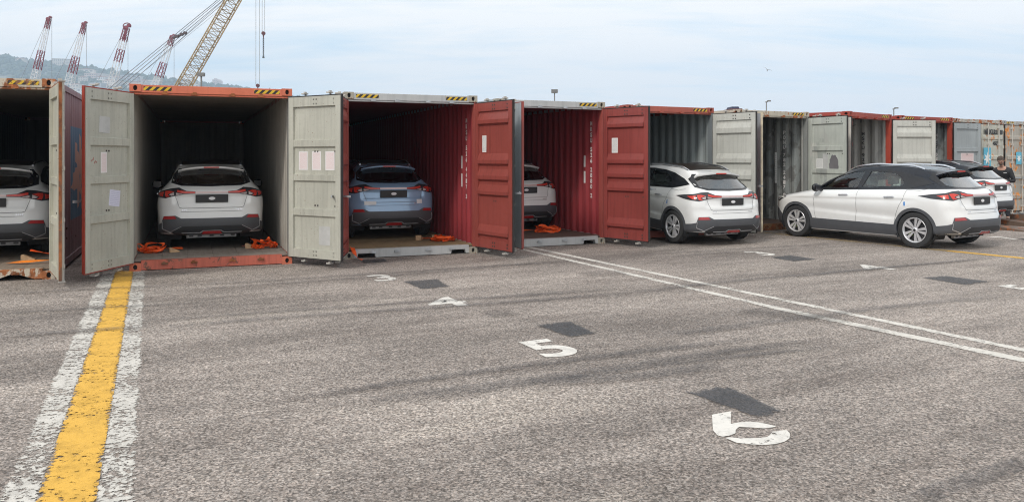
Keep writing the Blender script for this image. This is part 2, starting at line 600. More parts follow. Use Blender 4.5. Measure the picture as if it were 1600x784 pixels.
digit('3', (597, 434), 0.62, '')
digit('4', (695, 472), 0.62, '', w=1.15)
digit('5', (858, 543.5), 0.66, '')
for poly in ([(405, 382), (575, 352), (570, 465), (620, 452), (720, 442), (820, 450), (965, 482), (960, 490), (860, 503), (760, 495), (640, 490),
              (610, 520), (615, 545), (560, 565), (500, 575), (455, 565), (415, 520)],
             [(520, 585), (560, 580), (640, 588), (760, 588), (880, 580), (910, 565), (935, 530), (1060, 515), (1090, 550), (1085, 590), (1040, 620),
              (960, 640), (860, 648), (740, 642), (620, 628)]):      # the stencilled 6, its bowl broken at the left
    poly = rounded2(poly); b = MB(); n_ = len(poly)
    b.add([(*gp(1040 + p / 5.6, 580 + q / 5.6), 0.005) for p, q in poly], [tuple(range(n_))[::-1]])
    o = b.build('bay_number', M['digit'], recalc=False)
    uv = o.data.uv_layers.new(name='UVMap')
    for l in uv.data: l.uv = (0.5, 0.5)
    tag(o, kind='structure')
digit('3', (1188, 396), 0.62, '')
digit('4', (1362, 418), 0.62, '', w=1.15)
digit('5', (1604, 451), 0.62, '')
digit('7', (1572, 372), 0.6, '')

for q in (((835, 508), (893, 528), (933, 522), (890, 502)),
          ((1070, 613), (1186, 654), (1225, 645), (1136, 603)),
          ((627, 440), (660, 452.5), (704, 448.5), (684, 436)),
          ((1202, 402), (1240, 409), (1279, 405.5), (1234, 399)),
          ((1437, 434), (1510, 446), (1550, 440.5), (1475, 431)),
          ((562, 406), (568, 412), (608, 409), (600, 404)),
          ((1588, 373), (1625, 381), (1660, 378), (1625, 371))):
    tag(sheet('tar_patch', [gp(*q[0]), gp(*q[1]), gp(*q[2]), gp(*q[3])], M['tar_patch'], 0.008), kind='structure')


def ribbon_px(name, pts, w, mat, z):
    """curved mark through photo points"""
    P = [Vector((*gp(*p), 0)) for p in pts]
    Q = []
    for i in range(len(P) - 1):
        p0, p1, p2, p3 = P[max(i - 1, 0)], P[i], P[i + 1], P[min(i + 2, len(P) - 1)]
        for k in range(8):
            t = k / 8
            Q.append(0.5 * ((2 * p1) + (p2 - p0) * t + (2 * p0 - 5 * p1 + 4 * p2 - p3) * t * t + (3 * p1 - p0 - 3 * p2 + p3) * t ** 3))
    Q.append(P[-1])
    vs, uv, fs = [], [], []
    n = len(Q)
    for i, q in enumerate(Q):
        d = (Q[min(i + 1, n - 1)] - Q[max(i - 1, 0)]).normalized()
        s_ = Vector((d.y, -d.x, 0)) * w / 2
        for k in (0, 1):
            r_ = q - s_ + s_ * 2 * k
            vs.append((r_.x, r_.y, z)); uv.append((k, i / (n - 1)))
        if i: fs.append((2 * i - 2, 2 * i - 1, 2 * i + 1, 2 * i))
    me = bpy.data.meshes.new(name); me.from_pydata(vs, [], fs)
    ul = me.uv_layers.new(name='UVMap')
    for l in me.loops: ul.data[l.index].uv = uv[l.vertex_index]
    me.materials.append(mat)
    tag(link(name, me), kind='structure')


marks = [
    ([(0, 492), (80, 486), (170, 481), (300, 474)], 0.2),
    ([(640, 628), (860, 596), (1080, 566), (1330, 540)], 0.16),
    ([(1420, 790), (1480, 764), (1545, 742), (1640, 712)], 0.22),
    ([(440, 628), (600, 603), (820, 573), (1050, 545), (1200, 528)], 0.22),
    ([(560, 632), (700, 612), (900, 585), (1100, 556), (1300, 530)], 0.24),
    ([(200, 505), (420, 489), (640, 474), (840, 461), (960, 452)], 0.22),
    ([(240, 515), (420, 499), (640, 484), (840, 470), (1000, 457)], 0.24),
    ([(180, 452), (400, 441), (600, 428), (760, 417), (900, 409)], 0.2),
    ([(220, 458), (420, 445), (640, 429), (860, 410)], 0.2),
    ([(960, 462), (1100, 445), (1250, 431), (1400, 417), (1560, 404)], 0.22),
    ([(1240, 434), (1340, 424), (1450, 413), (1570, 402)], 0.2),
    ([(960, 402), (1140, 391), (1280, 383), (1400, 378)], 0.18),
    ([(980, 407), (1140, 395), (1300, 386), (1460, 381)], 0.18),
    ([(1000, 530), (1180, 508), (1400, 480), (1600, 462)], 0.3),
    ([(0, 462), (120, 454), (260, 448)], 0.2),
    ([(10, 528), (110, 520), (240, 512)], 0.25),
    ([(820, 600), (1000, 590), (1130, 572)], 0.3),
]
for i, (pts, w) in enumerate(marks):
    ribbon_px('tyre_mark', pts, w * 0.72, M['rubber'], 0.012 + 0.0006 * i)
for i, (pts, w) in enumerate([([(755, 494), (780, 492), (805, 490)], 0.35), ([(905, 430), (940, 428), (980, 428)], 0.5),
                              ([(1335, 512), (1360, 516), (1390, 519)], 0.16), 
                              ([(110, 436), (200, 431), (330, 424)], 0.5),
                              ([(460, 414), (560, 410), (680, 404)], 0.5), ([(1150, 488), (1240, 494), (1330, 504)], 0.5)]):
    ribbon_px('oil_stain', pts, w, M['stain'], 0.022 + 0.0006 * i)

M['crack'] = dark_mark('crack_dark', (0.02, 0.018, 0.017), 1.0, True)
for i, (pts, w) in enumerate([([(0, 468), (90, 463), (160, 470), (215, 467), (300, 470)], 0.05), ([(150, 462), (185, 471), (230, 465)], 0.035),
                              ([(1080, 506), (1110, 500), (1150, 492), (1206, 482), (1230, 478)], 0.03), ([(330, 640), (380, 628), (420, 634), (470, 622)], 0.025),
                              ([(880, 690), (930, 676), (960, 684), (1030, 668)], 0.022), ([(1340, 600), (1390, 588), (1440, 592), (1500, 578), (1560, 580)], 0.022),
                              ([(420, 520), (470, 514), (500, 517), (560, 508)], 0.03)]):
    ribbon_px('crack', pts, w, M['crack'], 0.0275 + 0.0006 * i)

# ================================================================== containers
CW, CH, CL = 2.438, 2.896, 12.19
HINGE_X = 0.035
DOOR_W = 1.172
DZ0, DZ1 = 0.135, 2.742


def casting_mesh(mat):
    """ISO corner casting: a thick block with an oval hole in its front and in its side"""
    b = MB()
    w, d, h = 0.162, 0.178, 0.118

    def face(fn, W, H, ow, oh):
        n = 16
        oval = [(W / 2 + ow * math.cos(2 * math.pi * i / n), H / 2 + oh * math.sin(2 * math.pi * i / n)) for i in range(n)]
        rect = []
        for i in range(n):
            c, s_ = math.cos(2 * math.pi * i / n), math.sin(2 * math.pi * i / n)
            k = 1 / max(abs(c), abs(s_))
            rect.append((W / 2 + W / 2 * c * k, H / 2 + H / 2 * s_ * k))
        vs = [fn(p, q, 0) for p, q in rect] + [fn(p, q, 0) for p, q in oval] + [fn(p, q, 0.05) for p, q in oval]
        fs = [(i, (i + 1) % n, n + (i + 1) % n, n + i) for i in range(n)]
        fs += [(n + i, n + (i + 1) % n, 2 * n + (i + 1) % n, 2 * n + i) for i in range(n)]
        b.add(vs, fs)
        b.add([fn(p, q, 0.05) for p, q in oval], [tuple(range(n))], 1)  # hole floor coloured black, standing in for the shade inside the casting
    face(lambda p, q, t: (p, t, q), w, h, 0.030, 0.042)
    face(lambda p, q, t: (w - t, p, q), d, h, 0.045, 0.030)
    face(lambda p, q, t: (t, p, q), d, h, 0.045, 0.030)
    b.add([(0, 0, 0), (w, 0, 0), (w, d, 0), (0, d, 0)], [(0, 1, 2, 3)])
    b.add([(0, 0, h), (w, 0, h), (w, d, h), (0, d, h)], [(0, 1, 2, 3)])
    b.add([(0, d, 0), (w, d, 0), (w, d, h), (0, d, h)], [(0, 1, 2, 3)])
    return b.mesh('corner_casting', [mat, M['dark_gap']])


def corr_wall(b, x_in, x_out, y0, y1, z0, z1, mi_in=0, mi_out=1, pitch=0.278, along='y'):
    """trapezoid corrugated sheet with an inner and an outer skin; x_in is the face nearest the cargo"""
    pts = []
    s = y0
    seq = [(0.072, 0), (0.068, 1), (0.070, 1), (0.068, 0)]
    k = 0
    pts.append((s, 0.0))
    while s < y1 - 0.3:
        for (dl, t) in seq:
            s += dl; pts.append((s, float(t)))
    pts.append((y1, 0.0))
    for (xa, xb, mi) in ((x_in, x_out, mi_in),):
        vs, fs = [], []
        for (q, t) in pts:
            x = xa + (xb - xa) * t
            for z in (z0, z1):
                vs.append((x, q, z) if along == 'y' else (q, x, z))
        for i in range(len(pts) - 1):
            fs.append((2 * i, 2 * i + 1, 2 * i + 3, 2 * i + 2))
        b.add(vs, fs, mi)
    off = 0.004 if x_out > x_in else -0.004
    vs = []
    for (q, t) in pts:
        x = x_in + (x_out - x_in) * t + off
        for z in (z0, z1):
            vs.append((x, q, z) if along == 'y' else (q, x, z))
    b.add(vs, [(2 * i, 2 * i + 2, 2 * i + 3, 2 * i + 1) for i in range(len(pts) - 1)], mi_out)


def uv_quad(name, P, mat, parent=None):
    me = bpy.data.meshes.new(name)
    me.from_pydata([tuple(p) for p in P], [], [(0, 1, 2, 3)])
    ul = me.uv_layers.new(name='UVMap')
    for l, u in zip(ul.data, ((0, 0), (1, 0), (1, 1), (0, 1))): l.uv = u
    me.materials.append(mat)
    return link(name, me, parent)


def plate(name, x0, x1, z0, z1, y, mat, parent, th=0.003, side=1, tilt=0.0):
    """thin sheet (paper, sticker) standing on the plane y, facing side*y"""
    b = MB()
    cx, cz = (x0 + x1) / 2, (z0 + z1) / 2
    def rot(x, z):
        c, s = math.cos(tilt), math.sin(tilt)
        return cx + (x - cx) * c - (z - cz) * s, cz + (x - cx) * s + (z - cz) * c
    q = [rot(x0, z0), rot(x1, z0), rot(x1, z1), rot(x0, z1)]
    yy = y + side * th
    P = [(a, yy, c) for a, c in q] + [(a, y, c) for a, c in q]
    me = bpy.data.meshes.new(name)
    me.from_pydata(P, [], [(0, 1, 2, 3), (0, 4, 5, 1), (1, 5, 6, 2), (2, 6, 7, 3), (3, 7, 4, 0)])
    ul = me.uv_layers.new(name='UVMap')
    uvs = {0: (0, 0), 1: (1, 0), 2: (1, 1), 3: (0, 1), 4: (0, 0), 5: (1, 0), 6: (1, 1), 7: (0, 1)}
    for l in me.loops:
        u = uvs[l.vertex_index]
        ul.data[l.index].uv = (u[0] if x1 > x0 else 1 - u[0], u[1])
    me.materials.append(mat)
    return link(name, me, parent)


def flat_profile():
    """steel-framed door: recessed panels between cross bars, (height from door foot, depth behind the frame)"""
    z = [(0.0, 0.006), (0.135, 0.006), (0.14, 0.043), (0.67, 0.043), (0.685, 0.008), (0.79, 0.008), (0.80, 0.043), (1.235, 0.043),
         (1.25, 0.008), (1.345, 0.008), (1.355, 0.043), (1.785, 0.043), (1.80, 0.008), (1.905, 0.008), (1.915, 0.043),
         (2.445, 0.043), (2.45, 0.006), (2.607, 0.006)]
    return z


def rib_profile(ribs):
    z = [(0.0, 0.012), (0.17, 0.012), (0.172, 0.040)]
    for (top, mid, bot) in sorted(ribs, key=lambda r: r[2]):
        z += [(bot, 0.040), (bot + 0.035, -0.010), (mid, -0.010), (top, 0.036)]
    z += [(2.455, 0.040), (2.457, 0.010), (2.607, 0.010)]
    return z


RIBS5 = [(2.42, 2.30, 2.20), (1.70, 1.58, 1.48), (1.42, 1.30, 1.20), (1.14, 1.02, 0.93), (0.42, 0.30, 0.21)]
RIBS4 = [(2.40, 2.28, 2.14), (1.72, 1.60, 1.48), (1.36, 1.24, 1.12), (0.98, 0.86, 0.74), (0.5, 0.38, 0.26)]


def make_door(parent, side, ang, style, mi, mo, papers=(), label=None, rods=True, edge=None, handle=True):
    """side 'L' or 'R'. Geometry lies along +x (L) or -x (R) from the hinge; inner face looks to +y."""
    s = 1 if side == 'L' else -1
    W = DOOR_W - 0.01
    H = DZ1 - DZ0
    hx = HINGE_X if side == 'L' else CW - HINGE_X
    b = MB()
    X = lambda x: s * x
    def bx(x0, x1, y0, y1, z0, z1, m=0):
        a, c = X(x0), X(x1)
        b.box(min(a, c), max(a, c), y0, y1, z0, z1, m)
    yi, yo = 0.035, -0.022                       # inner and outer face planes
    bx(0.0, 0.105, -0.018, yi, 0, H, 0)                                # stiles
    bx(W - 0.105, W, -0.018, yi, 0, H, 0)
    bx(0.105, W - 0.105, -0.016, -0.011, 0.0, H, 1)                    # outer plate
    bx(0.0, W, yo, -0.0181, 0, H, 1)                                   # outer skin
    prof = {'flat': flat_profile(), 'rib': rib_profile(RIBS5), 'rib4': rib_profile(RIBS4)}[style]
    vs, fs = [], []
    for (z, d) in prof:
        vs += [(X(0.104), yi - d, z), (X(W - 0.104), yi - d, z)]
    for i in range(len(prof) - 1):
        fs.append((2 * i, 2 * i + 1, 2 * i + 3, 2 * i + 2))
    b.add(vs, fs, 0)
    bx(0.1041, W - 0.1041, -0.017, yi - 0.012, 0.0, 0.003, 0)
    d = b.build('door', [mi, mo], parent, bevel=0.0)
    d.location = (hx, -0.03, DZ0)
    d.rotation_euler = (0, 0, ang)
    if label: d['label'] = label
    g = MB()                                                            # rubber gasket round the edge
    for (x0, x1, z0, z1) in ((W + 0.001, W + 0.02, 0, H), (-0.012, W + 0.02, H + 0.001, H + 0.018), (0, W, -0.016, -0.001), (-0.014, -0.001, 0, H)):
        a, c = X(x0), X(x1)
        g.box(min(a, c), max(a, c), -0.012, 0.024, z0, z1)
    g.build('gasket', edge or M['gasket'], d)
    bl = MB()
    for zz in (H - 0.05, H - 0.12, 1.72, 1.30 - 0.45, 0.11, 0.05):
        for xx in (0.30 * W + 0.22, 0.30 * W + 0.28, W - 0.15):
            yy = yi - 0.012 if (zz > 2.45 or zz < 0.13) else yi - 0.043
            bl.box(X(xx) - 0.013, X(xx) + 0.013, yy - 0.004, yy + 0.006, zz - 0.013, zz + 0.013)
    bo = bl.build('bolt_head', M['bolt'], d); bo['kind'] = 'stuff'
    for k, (x0, x1, z0, z1, mat, tilt, nm) in enumerate(papers):
        a, c = X(x0), X(x1)
        pl = plate(nm, min(a, c), max(a, c), z0, z1, yi - (0.0425 if style == 'flat' else 0.0395), mat, d, 0.004, 1, tilt)
    if rods:
        for xr in (0.30, 0.86):
            r_ = MB()
            r_.tube((X(xr), yo - 0.035, -0.075), (X(xr), yo - 0.035, H + 0.055), 0.017, 8)
            for zz in (-0.075, H + 0.045):                            # cam ends
                r_.box(X(xr) - 0.035, X(xr) + 0.045, yo - 0.06, yo + 0.02, zz, zz + 0.022)
                r_.box(X(xr) - 0.045, X(xr) - 0.02, yo - 0.02, yo + 0.03, zz + 0.01, zz + 0.04)
            for zz in (0.12, 0.75, 1.45, 2.0, 2.5):
                r_.box(X(xr) - 0.035, X(xr) + 0.035, yo - 0.056, yo - 0.001, zz, zz + 0.05)
            r_.build('lock_rod', M['rod'] if 'rod' in M else M['galv'], d, smooth=True, angle=35)
            if not handle: continue
            h_ = MB()
            h_.box(X(xr) - 0.02, X(xr) + 0.02, yo - 0.075, yo - 0.05, 0.95, 1.06)
            h_.box(min(X(xr), X(xr + 0.40)), max(X(xr), X(xr + 0.40)), yo - 0.075, yo - 0.062, 0.99, 1.025)
            h_.build('lock_handle', M['galv'], d)
    hg = MB()
    for zz in (0.10, 0.70, 1.30, 1.90, 2.42):
        hg.box(X(-0.004) - 0.014, X(-0.004) + 0.014, yo - 0.012, yo + 0.010, zz, zz + 0.10)
        hg.box(min(X(0), X(0.09)), max(X(0), X(0.09)), yo - 0.008, yo - 0.0005, zz + 0.01, zz + 0.09)
    hg.build('hinge', mo, d, stuff=True)
    return d


def door_angle(root_xy, th, side, free_px, nearer=True, wide=None):
    """swing of a door so that its free edge falls on the photo column free_px"""
    hx = HINGE_X if side == 'L' else CW - HINGE_X
    c, s = math.cos(th), math.sin(th)
    HX = root_xy[0] + hx * c + 0.03 * s
    HY = root_xy[1] + hx * s - 0.03 * c
    best = None
    for i in range(60, 262):
        a = R(i)
        dirang = th - a if side == 'L' else th + math.pi + a
        fx = HX + DOOR_W * math.cos(dirang); fy = HY + DOOR_W * math.sin(dirang)
        e = abs(px(fx, fy) - free_px)
        if wide is not None: e += abs(i - wide) * 0.02
        if best is None or e < best[0]: best = (e, a)
    a = best[1]
    return -a if side == 'L' else a


def make_container(right_px, Zr, yaw, name_label, mats, doors, notch=None, haz=True, seedn=1, hz_wear=0.4,
                   wall_extra=None, keeper=None, detail=True, length=CL):
    th = R(yaw)
    XR = (right_px - 800) / F * Zr
    root_xy = (XR - CW * math.cos(th), Zr - CW * math.sin(th))
    root = empty('shipping_container', (root_xy[0], root_xy[1], 0.0), th)
    tag(root, name_label, 'container', 'open shipping containers standing side by side')
    fr, inn, out, flo = mats['frame'], mats['inside'], mats['outside'], mats['floor']
    post = mats.get('post', fr)
    cast = casting_mesh(mats.get('casting', fr))
    for (x, y, z) in ((0, 0, 0), (CW - 0.162, 0, 0), (0, 0, CH - 0.118), (CW - 0.162, 0, CH - 0.118),
                      (0, length - 0.178, 0), (CW - 0.162, length - 0.178, 0), (0, length - 0.178, CH - 0.118), (CW - 0.162, length - 0.178, CH - 0.118)):
        link('corner_casting', cast, root, (x, y, z))
    # door header, with its lower lip
    b = MB()
    b.box(0.163, CW - 0.163, 0.006, 0.10, 2.765, 2.885)
    b.box(0.064, CW - 0.064, 0.022, 0.10, 2.735, 2.764)
    b.build('door_header', fr, root, bevel=0.004)
    if haz:
        hm = hazard_mat('hazard_stripe_%d' % seedn, seedn * 3.3, hz_wear)
        for (x0, x1) in ((0.20, 0.60), (CW - 0.60, CW - 0.20)):
            if haz == 'R' and x0 < 1: continue
            plate('hazard_sticker', x0, x1, 2.80, 2.86, 0.0055, hm, root, 0.003, -1)
    kp = MB()
    for x in (0.50, 0.93, 1.50, 1.94):
        kp.box(x - 0.045, x + 0.045, -0.028, 0.02, 2.742, 2.772)
        kp.box(x - 0.02, x + 0.035, -0.03, -0.01, 2.765, 2.79)
    kp.build('cam_keeper', keeper or fr, root, stuff=True)
    # sill
    prof = [(0.163, 0.012)]
    if notch:
        for (kind, x0, x1) in notch:
            if kind == 'tri': prof += [(x0, 0.012), ((x0 + x1) / 2, 0.105), (x1, 0.012)]
            else: prof += [(x0, 0.012), (x0 + 0.02, 0.085), (x1 - 0.02, 0.085), (x1, 0.012)]
    prof += [(CW - 0.163, 0.012), (CW - 0.163, 0.158), (0.163, 0.158)]
    b = MB()
    b.prism(prof, 'y', 0.008, 0.11)
    b.build('door_sill', mats.get('sill', fr), root)
    kp = MB()
    for x in (0.50, 0.93, 1.50, 1.94):
        kp.box(x - 0.05, x + 0.05, -0.02, 0.006, 0.085, 0.115)
        kp.box(x - 0.03, x + 0.01, -0.028, -0.021, 0.09, 0.135)
    kp.build('cam_keeper', keeper or fr, root, stuff=True)
    # posts
    for x0, x1 in ((0.0, 0.062), (CW - 0.062, CW)):
        b = MB(); b.box(x0, x1, 0.012, 0.14, 0.119, CH - 0.119)
        b.build('corner_post', post, root, bevel=0.005)
    # side walls
    for sd in (0, 1):
        b = MB()
        if sd == 0: corr_wall(b, 0.056, 0.018, 0.141, length - 0.077, 0.159, 2.8905)
        else: corr_wall(b, CW - 0.056, CW - 0.018, 0.141, length - 0.077, 0.159, 2.8905)
        x0, x1 = (0.0, 0.052) if sd == 0 else (CW - 0.052, CW)
        b.box(x0, x1, 0.179, length - 0.179, 2.801, 2.890, 1)
        b.box(x0, x1, 0.179, length - 0.179, 0.05, 0.159, 1)
        b.build('side_wall', [inn, out], root, recalc=False)
    b = MB(); corr_wall(b, length - 0.12, length - 0.08, 0.06, CW - 0.06, 0.16, 2.80, along='x')
    b.box(0.005, CW - 0.005, length - 0.076, length - 0.004, 0.12, 2.775, 1)
    b.box(0.17, CW - 0.17, length - 0.076, length - 0.006, 2.774, 2.875, 1)
    b.build('end_wall', [inn, out], root, recalc=False)
    # roof, corrugated across
    b = MB()
    y = 0.10; vs = []; k = 0
    seq = [(0.055, 0), (0.03, 1), (0.085, 1), (0.03, 0)]
    pts = [(y, 0)]
    while y < length - 0.3:
        for dl, t in seq:
            y += dl; pts.append((y, t))
    pts.append((length - 0.05, 0))
    for (yy, t) in pts: vs += [(0.030, yy, 2.862 + 0.022 * t), (CW - 0.030, yy, 2.862 + 0.022 * t)]
    b.add(vs, [(2 * i, 2 * i + 1, 2 * i + 3, 2 * i + 2) for i in range(len(pts) - 1)], 0)
    b.add([(v[0], v[1], v[2] + 0.004) for v in vs], [(2 * i, 2 * i + 2, 2 * i + 3, 2 * i + 1) for i in range(len(pts) - 1)], 1)
    b.build('roof', [mats.get('ceiling', inn), out], root, recalc=False)
    # floor boards
    n = 6; w = (CW - 0.124) / n
    b = MB(); b.box(0.002, w - 0.002, 0.111, length - 0.13, 0.135, 0.160)
    fb = b.mesh('floor_board', flo)
    for i in range(n):
        link('floor_board', fb, root, (0.062 + i * w, 0, 0))
    b = MB(); b.box(0.062, CW - 0.062, 0.112, length - 0.13, 0.10, 0.130)
    b.build('under_floor', M['dark_gap'], root)
    ds = []
    for dr in doors:
        side, free = dr['side'], dr.get('free')
        ang = dr['ang'] if 'ang' in dr else door_angle(root_xy, th, side, free, wide=dr.get('wide'))
        ds.append(make_door(root, side, ang, dr['style'], dr['mi'], dr['mo'], dr.get('papers', ()), dr.get('label'),
                            dr.get('rods', True), dr.get('edge'), dr.get('handle', True)))
    return root, ds


SM = steel_paint
grey_in = SM('door_pale_grey', (0.45, 0.445, 0.385), 0.13, 0.42, 1.0, 0.5)
grey_in2 = SM('door_pale_grey_b', (0.47, 0.47, 0.43), 0.10, 0.38, 5.0, 0.5)
red_in = SM('door_oxide_red', (0.27, 0.053, 0.040), 0.08, 0.5, 2.0, 0.5)
red_in2 = SM('door_oxide_red_b', (0.25, 0.044, 0.036), 0.06, 0.46, 6.0, 0.5)
dirt_in = SM('door_patched_grey', (0.42, 0.44, 0.40), 0.0, 0.35, 9.0, 0.5, patch=((0.18, 0.20, 0.20), (0.5, 0.5, 0.46)))
edge_red = plain('painted_edge_red', (0.30, 0.035, 0.02), 0.5)
edge_cream = plain('painted_edge_cream', (0.52, 0.46, 0.34), 0.6, noise=0.3)
out_red = SM('outer_red', (0.33, 0.05, 0.035), 0.12, 0.3, 3.0)
out_grey = SM('outer_blue_grey', (0.33, 0.36, 0.38), 0.12, 0.4, 4.0)
out_cream = SM('outer_cream', (0.50, 0.45, 0.36), 0.35, 0.4, 7.0)
M['rod'] = SM('rod_paint', (0.48, 0.46, 0.42), 0.22, 0.4, 8.0)
notice_red = sheet_mat('notice_red_print')
notice_black = sheet_mat('notice_black_print', (0.74, 0.74, 0.72), (0.15, 0.15, 0.17), 18, 0.6)
notice_lilac = sheet_mat('notice_handwritten', (0.62, 0.62, 0.74), (0.22, 0.2, 0.4), 9, 0.3)
notice_pink = sheet_mat('notice_pink', (0.66, 0.56, 0.55), (0.5, 0.2, 0.2), 12, 0.5)
M['faded'] = plain('faded_sticker', (0.46, 0.46, 0.45), 0.6, noise=0.1)
M['scribble'] = plain('red_marker', (0.40, 0.16, 0.14), 0.7)
M['white_plate'] = sheet_mat('white_decal', (0.85, 0.85, 0.83), (0.3, 0.3, 0.3), 14, 0.4)
M['letter_white'] = plain('letter_white', (0.85, 0.82, 0.80), 0.6, noise=0.3, nscale=30)
M['letter_black'] = plain('letter_black', (0.03, 0.03, 0.035), 0.6)
M['logo_blue'] = SM('logo_blue', (0.10, 0.42, 0.58), 0.03, 0.25, 11.0)
M['logo_white'] = plain('logo_white', (0.72, 0.75, 0.75), 0.6)

# ---- 1: leftmost, rusty cream frame, purple-brown side with the big star panel
c1_out, nt, pb = new_mat('faded_maroon_side_with_star')
co = nt.n('ShaderNodeTexCoord').outputs['Object']
x_, y_, z_ = nt.sep(co)
stre = nt.noise(nt.map(co, scale=(10, 10, 0.5)), 1.0, 5, 0.65)
basec = nt.mix(nt.remap(stre, 0.35, 0.65), (0.215, 0.150, 0.165), (0.30, 0.220, 0.238))
rectm = nt.math('MULTIPLY', nt.math('MULTIPLY', nt.math('GREATER_THAN', y_, 1.72), nt.math('LESS_THAN', y_, 4.3)),
                nt.math('MULTIPLY', nt.math('GREATER_THAN', z_, 0.72), nt.math('LESS_THAN', z_, 2.28)))
blue = nt.mix(nt.remap(stre, 0.35, 0.65), (0.085, 0.20, 0.30), (0.13, 0.26, 0.37))
cc = nt.mix(rectm, basec, blue)
dy, dz = nt.math('SUBTRACT', y_, 3.0), nt.math('SUBTRACT', z_, 1.50)
rr = nt.math('SQRT', nt.math('ADD', nt.math('MULTIPLY', dy, dy), nt.math('MULTIPLY', nt.math('MULTIPLY', dz, dz), 2.6)))
an = nt.math('ARCTAN2', dz, dy)
tri = nt.math('ABSOLUTE', nt.math('SUBTRACT', nt.math('FRACT', nt.math('MULTIPLY_ADD', an, 7 / (2 * math.pi), 0.25)), 0.5))
lim = nt.math('MULTIPLY_ADD', tri, 1.5, 0.42)
starm = nt.math('LESS_THAN', rr, lim)
peel = nt.remap(nt.noise(nt.map(co, scale=(1, 2.4, 0.9)), 2.0, 4, 0.6), 0.38, 0.44)
starm = nt.math('MULTIPLY', nt.math('MULTIPLY', starm, rectm), peel)
cc = nt.mix(starm, cc, (0.46, 0.34, 0.28))
spk = nt.remap(nt.noise(co, 9, 3, 0.6), 0.70, 0.73)
cc = nt.mix(spk, cc, (0.06, 0.035, 0.03))
nt.put(pb.inputs['Base Color'], cc); pb.inputs['Roughness'].default_value = 0.7

f1 = SM('frame_rusty_cream', (0.52, 0.46, 0.37), 0.66, 0.45, 12.0, rustc=(0.21, 0.075, 0.028))
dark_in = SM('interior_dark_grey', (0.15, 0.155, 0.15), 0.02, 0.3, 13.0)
fl_a = floor_mat('plywood_dusty', (0.25, 0.195, 0.15), (0.33, 0.26, 0.20), 1.0)
fl_b = floor_mat('plywood_grey', (0.24, 0.205, 0.175), (0.31, 0.27, 0.235), 5.0)
fl_c = floor_mat('plywood_mossy', (0.21, 0.155, 0.085), (0.30, 0.225, 0.12), 9.0)
fl_d = floor_mat('plywood_wet', (0.085, 0.055, 0.042), (0.14, 0.09, 0.07), 13.0)
cream_post = SM('post_pale_green_cream', (0.47, 0.46, 0.38), 0.12, 0.4, 14.0)
C1, C1d = make_container(86, 11.55, 22, 'rusty cream-framed container at the left edge with a faded star panel on its maroon side',
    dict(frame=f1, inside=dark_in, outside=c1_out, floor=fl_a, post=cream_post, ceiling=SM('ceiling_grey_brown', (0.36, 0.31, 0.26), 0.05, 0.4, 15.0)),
    [dict(side='R', free=94, wide=100, style='flat', mi=cream_post, mo=out_cream, edge=M['rusty'], handle=False)],
    notch=[('tri', 0.28, 0.80), ('tri', 1.66, 2.18)], seedn=1, hz_wear=0.9, keeper=M['rusty'])

# ---- 2: orange frame
f2 = SM('frame_orange', (0.56, 0.145, 0.075), 0.16, 0.3, 21.0)
f2s = SM('sill_orange_scraped', (0.50, 0.12, 0.075), 0.42, 0.6, 22.0, rustc=(0.10, 0.05, 0.035))
in2 = SM('interior_grey', (0.40, 0.375, 0.33), 0.04, 0.5, 23.0)
C2, C2d = make_container(456.5, 13.2, 22, 'container with a bright orange header and sill, second from the left',
    dict(frame=f2, sill=f2s, inside=in2, outside=out_red, floor=fl_b, post=SM('post_grey', (0.20, 0.20, 0.20), 0.1, 0.4, 24.0),
         ceiling=SM('ceiling_grey', (0.42, 0.36, 0.30), 0.03, 0.4, 25.0)),
    [dict(side='L', free=130, wide=100, style='flat', mi=grey_in, mo=out_red, edge=edge_red,
          papers=[(0.62, 0.76, 1.40, 1.70, notice_red, 0, 'notice_sheet'), (0.30, 0.56, 0.90, 1.14, notice_lilac, R(7), 'taped_paper'),
                  (0.55, 0.80, 1.98, 2.22, M['faded'], R(3), 'faded_sticker')]),
     dict(side='R', free=535, wide=140, style='flat', mi=grey_in, mo=out_red,
          papers=[(0.20, 0.40, 1.42, 1.72, notice_red, 0, 'notice_sheet'), (0.50, 0.70, 1.42, 1.72, notice_red, 0, 'notice_sheet'),
                  (0.80, 1.0, 1.42, 1.72, notice_red, 0, 'notice_sheet'), (0.66, 0.90, 0.22, 0.52, M['faded'], 0, 'faded_sticker')])],
    seedn=2, hz_wear=0.25, keeper=M['rusty'])

# ---- 3: blue car inside, grey frame, oxide red inside
f3 = SM('frame_silver_grey', (0.42, 0.43, 0.43), 0.05, 0.3, 31.0)
in3 = SM('interior_oxide_red', (0.32, 0.038, 0.045), 0.0, 0.35, 32.0)
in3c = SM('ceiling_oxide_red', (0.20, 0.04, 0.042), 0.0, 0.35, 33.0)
post3 = SM('post_oxide_red', (0.36, 0.075, 0.06), 0.0, 0.25, 34.0)
cast3 = SM('casting_worn_cream', (0.36, 0.33, 0.27), 0.3, 0.5, 35.0)
C3, C3d = make_container(746, 14.68, 22, 'oxide red container with a grey header, holding the blue car',
    dict(frame=f3, inside=in3, outside=out_grey, floor=fl_c, post=post3, ceiling=in3c, casting=cast3),
    [dict(side='L', free=527, wide=110, style='rib', mi=red_in, mo=out_grey),
     dict(side='R', free=803, wide=110, style='rib', mi=red_in, mo=out_grey,
          papers=[(0.20, 0.33, 1.72, 2.02, notice_black, 0, 'notice_sheet')])],
    notch=[('sq', 0.22, 0.55), ('sq', 1.93, 2.22)], seedn=3, hz_wear=0.05, keeper=M['galv'])

